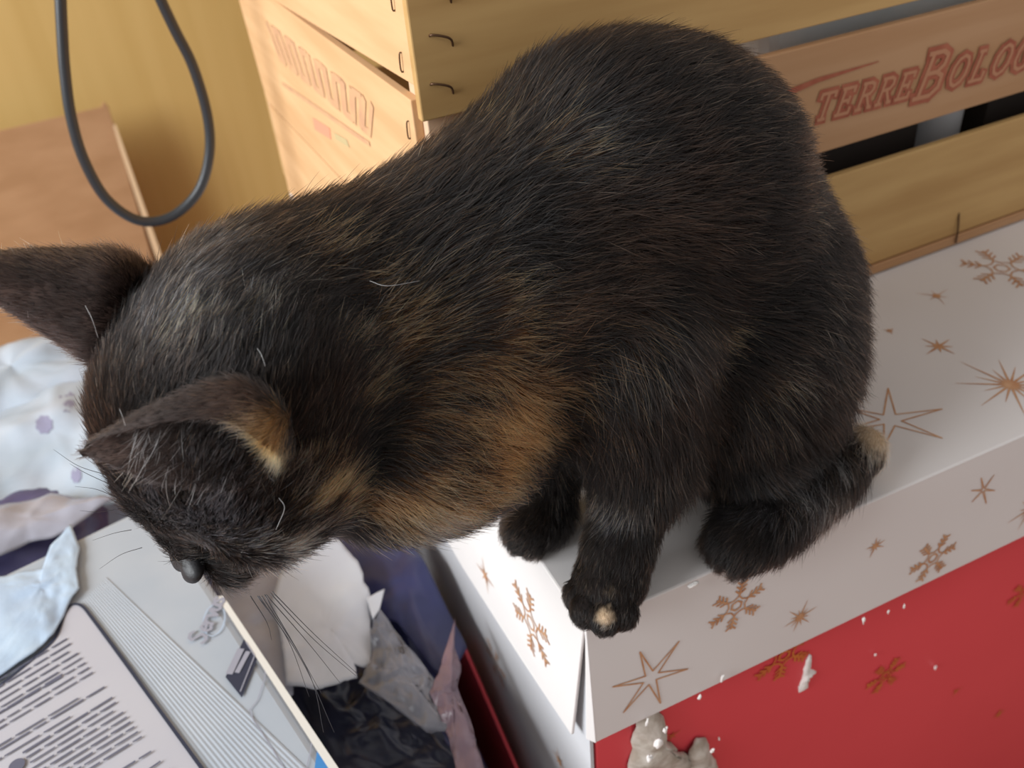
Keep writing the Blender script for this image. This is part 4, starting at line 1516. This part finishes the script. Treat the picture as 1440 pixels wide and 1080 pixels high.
# short down on the ears and long pale tufts inside the near ear
EP, EC, ER = [], [], []
for e in EARS:
    P_, ti = sample_tris(e['V'], e['F'], 14000)
    V = e['V']
    F4 = e['F']
    T = [(f[0], f[1], f[2]) for f in F4] + [(f[0], f[2], f[3]) for f in F4 if len(f) == 4]
    T = np.array(T)[ti]
    N_ = np.cross(V[T[:, 1]] - V[T[:, 0]], V[T[:, 2]] - V[T[:, 0]])
    N_ /= np.linalg.norm(N_, axis=1)[:, None] + 1e-12
    h1 = len(V) // 2
    outw = V[T[:, 0]] - V[(T[:, 0] + h1) % (2 * h1)]
    N_ = N_ * np.sign((N_ * outw).sum(1) + 1e-15)[:, None]
    tl_ = np.clip(((P_ - e['b']) @ e['a']) / e['H'], 0, 1)
    keep = rng.random(len(P_)) < 1.0 - 0.45 * tl_
    P_, N_, tl_ = P_[keep], N_[keep], tl_[keep]
    m_ = len(P_)
    ta_ = e['a'] - N_ * (N_ @ e['a'])[:, None]
    ta_ /= np.linalg.norm(ta_, axis=1)[:, None] + 1e-9
    d_ = ta_ * 0.85 + N_ * 0.35 + rng.normal(0, 0.18, (m_, 3))
    d_ /= np.linalg.norm(d_, axis=1)[:, None]
    L_ = 0.0055 * (1 - 0.55 * tl_) * rng.uniform(0.6, 1.2, m_)
    c_ = np.tile(np.array([0.030, 0.022, 0.020]), (m_, 1)) * rng.uniform(0.6, 1.5, (m_, 1))
    for q, rad_, cc, amt in [(on_cat((378, 625)), 0.010, GNG, 0.95), (on_cat((388, 600)), 0.008, ORG, 0.8), (on_cat((400, 640)), 0.007, GNG, 0.8), (on_cat((352, 600)), 0.007, GNG, 0.9), (on_cat((366, 612)), 0.007, GNG, 0.9), (on_cat((385, 640)), 0.007, GNG, 0.9), (on_cat((390, 610)), 0.006, ORG, 0.7), (on_cat((330, 560)), 0.012, BRN * 1.8, 0.5)]:
        if q is not None:
            s_ = (np.linalg.norm(P_ - q, axis=1) < rad_ * rng.uniform(0.5, 1.2, m_)) & (rng.random(m_) < amt)
            c_[s_] = cc * rng.uniform(0.6, 1.1, (int(s_.sum()), 1))
    EP.append(P_[:, None, :] + d_[:, None, :] * (L_[:, None] * tt)[:, :, None] + (ta_ - N_ * 0.3)[:, None, :] * (L_[:, None] * 0.2 * tt ** 2)[:, :, None])
    EC.append(c_)
    ER.append(np.full(m_, 0.00007))
    # tufts growing out of the cup
    m_ = 300
    gi = rng.integers(int(e['nt'] * 0.30), int(e['nt'] * 0.80), m_)
    gj = rng.integers(int(e['ns'] * 0.5), e['ns'] - 1, m_)
    if e is EARS[0]:
        gj = rng.integers(1, e['ns'] - 1, m_)
    P_ = e['G'][gi, gj]
    mid = 0.5 * (e['G'][gi, 0] + e['G'][gi, -1])
    op = mid - e['G'][gi, e['ns'] // 2]
    op /= np.linalg.norm(op, axis=1)[:, None] + 1e-9
    P_ = P_ + op * 0.0012
    d_ = op * 0.9 + e['a'] * 0.2 + rng.normal(0, 0.28, (m_, 3))
    d_ /= np.linalg.norm(d_, axis=1)[:, None]
    L_ = rng.uniform(0.005, 0.013, m_)
    bend = e['a'] * 0.3 + rng.normal(0, 0.4, (m_, 3))
    EP.append(P_[:, None, :] + d_[:, None, :] * (L_[:, None] * tt)[:, :, None] + bend[:, None, :] * (L_[:, None] * 0.5 * tt ** 2)[:, :, None])
    EC.append(np.tile(np.array([0.50, 0.48, 0.48]), (m_, 1)) * rng.uniform(0.05, 1.2, (m_, 1)) ** 1.5)
    ER.append(np.full(m_, 0.00010))
EP, EC, ER = np.concatenate(EP), np.concatenate(EC), np.concatenate(ER)
tag(fur_object('ear_hair', cat, EP, ER[:, None] * np.array([0.9, 1.0, 0.9, 0.65, 0.2])[None, :], EC, mf), 'short brown ear down and pale inner tufts')

# nose leather, eyes, whiskers
M['nose'] = mat('black_nose_leather', srgb(24, 23, 26), srgb(34, 33, 36), rough=0.5, scale=(400, 400, 400), bump=0.15, spec=0.5)
nV, nF = [], []
nn = 18
for i in range(nn + 1):
    th = math.pi * i / nn
    for k_ in range(2 * nn):
        ph = math.pi * k_ / nn
        d_ = np.array([math.cos(th), math.sin(th) * math.cos(ph), math.sin(th) * math.sin(ph)])
        lob = 1.0 - 0.24 * math.exp(-((d_[1] - 0.1) / 0.20) ** 2) * max(0, 0.5 + d_[0])
        p_ = d_ * np.array([0.0060, 0.0098 * (1 + 0.35 * d_[2]), 0.0046]) * lob
        nV.append(hd(0.0578 + p_[0], 0.0030 + p_[1], -0.0085 + p_[2]) - CO)
for i in range(nn):
    for k_ in range(2 * nn):
        nF.append((i * 2 * nn + k_, (i + 1) * 2 * nn + k_, (i + 1) * 2 * nn + (k_ + 1) % (2 * nn), i * 2 * nn + (k_ + 1) % (2 * nn)))
pyd('nose', nV, nF, M['nose'], cat, smooth=True)
M['iris'] = mat('amber_iris', srgb(104, 100, 62), srgb(84, 84, 50), rough=0.12, scale=(300, 300, 300), spec=0.6)
M['pupil'] = mat('black_pupil', srgb(8, 8, 8), rough=0.1)
for sd in (-1, 1):
    c_ = hd(0.0305, sd * 0.0188, 0.0008)
    ed = HF * 0.8 + HL * sd * 0.5 + HU * 0.3
    ed /= np.linalg.norm(ed)
    V, F = [], []
    for i in range(13):
        th = math.pi * i / 12
        for k_ in range(20):
            ph = 2 * math.pi * k_ / 20
            V.append(c_ - CO + 0.0095 * np.array([math.sin(th) * math.cos(ph), math.sin(th) * math.sin(ph), math.cos(th)]))
    for i in range(12):
        for k_ in range(20):
            F.append((i * 20 + k_, (i + 1) * 20 + k_, (i + 1) * 20 + (k_ + 1) % 20, i * 20 + (k_ + 1) % 20))
    ey = pyd('eye', V, F, M['iris'], cat, smooth=True)
    t1 = np.cross(ed, HU)
    t1 /= np.linalg.norm(t1)
    t2 = np.cross(t1, ed)
    pyd('pupil', [c_ - CO + ed * 0.0098 + t1 * 0.0016 * math.cos(2 * math.pi * k_ / 14) + t2 * 0.0062 * math.sin(2 * math.pi * k_ / 14) for k_ in range(14)], [tuple(range(14))], M['pupil'], ey)
M['whisk'] = mat('dark_whisker', srgb(60, 58, 62), rough=0.35)
M['whiskw'] = mat('pale_whisker', srgb(170, 168, 168), rough=0.35)


def whisker(p0, p1, p2, d0_, dd, m, r=0.00022):
    """from the pad at photo depth d0_, drifting dd metres further away"""
    P_ = [CAM + ray(p) * (d0_ + dd * t) for p, t in ((p0, 0), (p1, .5), (p2, 1))]
    P_ = smoothpath(P_, 8)
    tube('whisker', P_ - CO, r * np.linspace(1, 0.35, len(P_)), m, cat, 5)


dp = float((RC @ (hd(0.052, 0.016, -0.022) - CAM))[2])
for a_, b_, c_ in (((383, 832), (440, 890), (503, 948)), ((380, 834), (438, 896), (500, 950)), ((374, 836), (430, 900), (478, 960)), ((368, 838), (412, 905), (452, 975)),
                   ((362, 838), (405, 900), (435, 980)), ((372, 836), (436, 950), (455, 1030)), ((364, 838), (425, 930), (470, 1030)), ((352, 838), (375, 875), (382, 900))):
    whisker(a_, b_, c_, dp, 0.01, M['whisk'])
dq = float((RC @ (HC - CAM))[2])
for a_, b_, c_ in (((150, 668), (110, 655), (75, 632)), ((152, 680), (120, 665), (98, 652)), ((165, 700), (135, 688), (105, 684)), ((170, 715), (140, 720), (112, 718)),
                   ((185, 745), (160, 750), (130, 760)), ((200, 770), (170, 780), (140, 800))):
    whisker(a_, b_, c_, dq + 0.02, -0.005, M['whisk'], 0.00014)
for a_, b_, c_ in (((392, 700), (400, 715), (388, 745)), ((168, 575), (172, 585), (176, 598)), ((520, 395), (545, 402), (590, 395)), ((362, 490), (368, 500), (373, 515)), ((120, 430), (130, 450), (138, 475))):
    P3 = [on_cat(p) for p in (a_, b_, c_)]
    if all(q is not None for q in P3):
        P3 = [q + (CAM - q) / np.linalg.norm(CAM - q) * h_ for q, h_ in zip(P3, (0.006, 0.010, 0.008))]
        P_ = smoothpath(P3, 6)
        tube('stray_hair', P_ - CO, 0.00009, M['whiskw'], cat, 5)
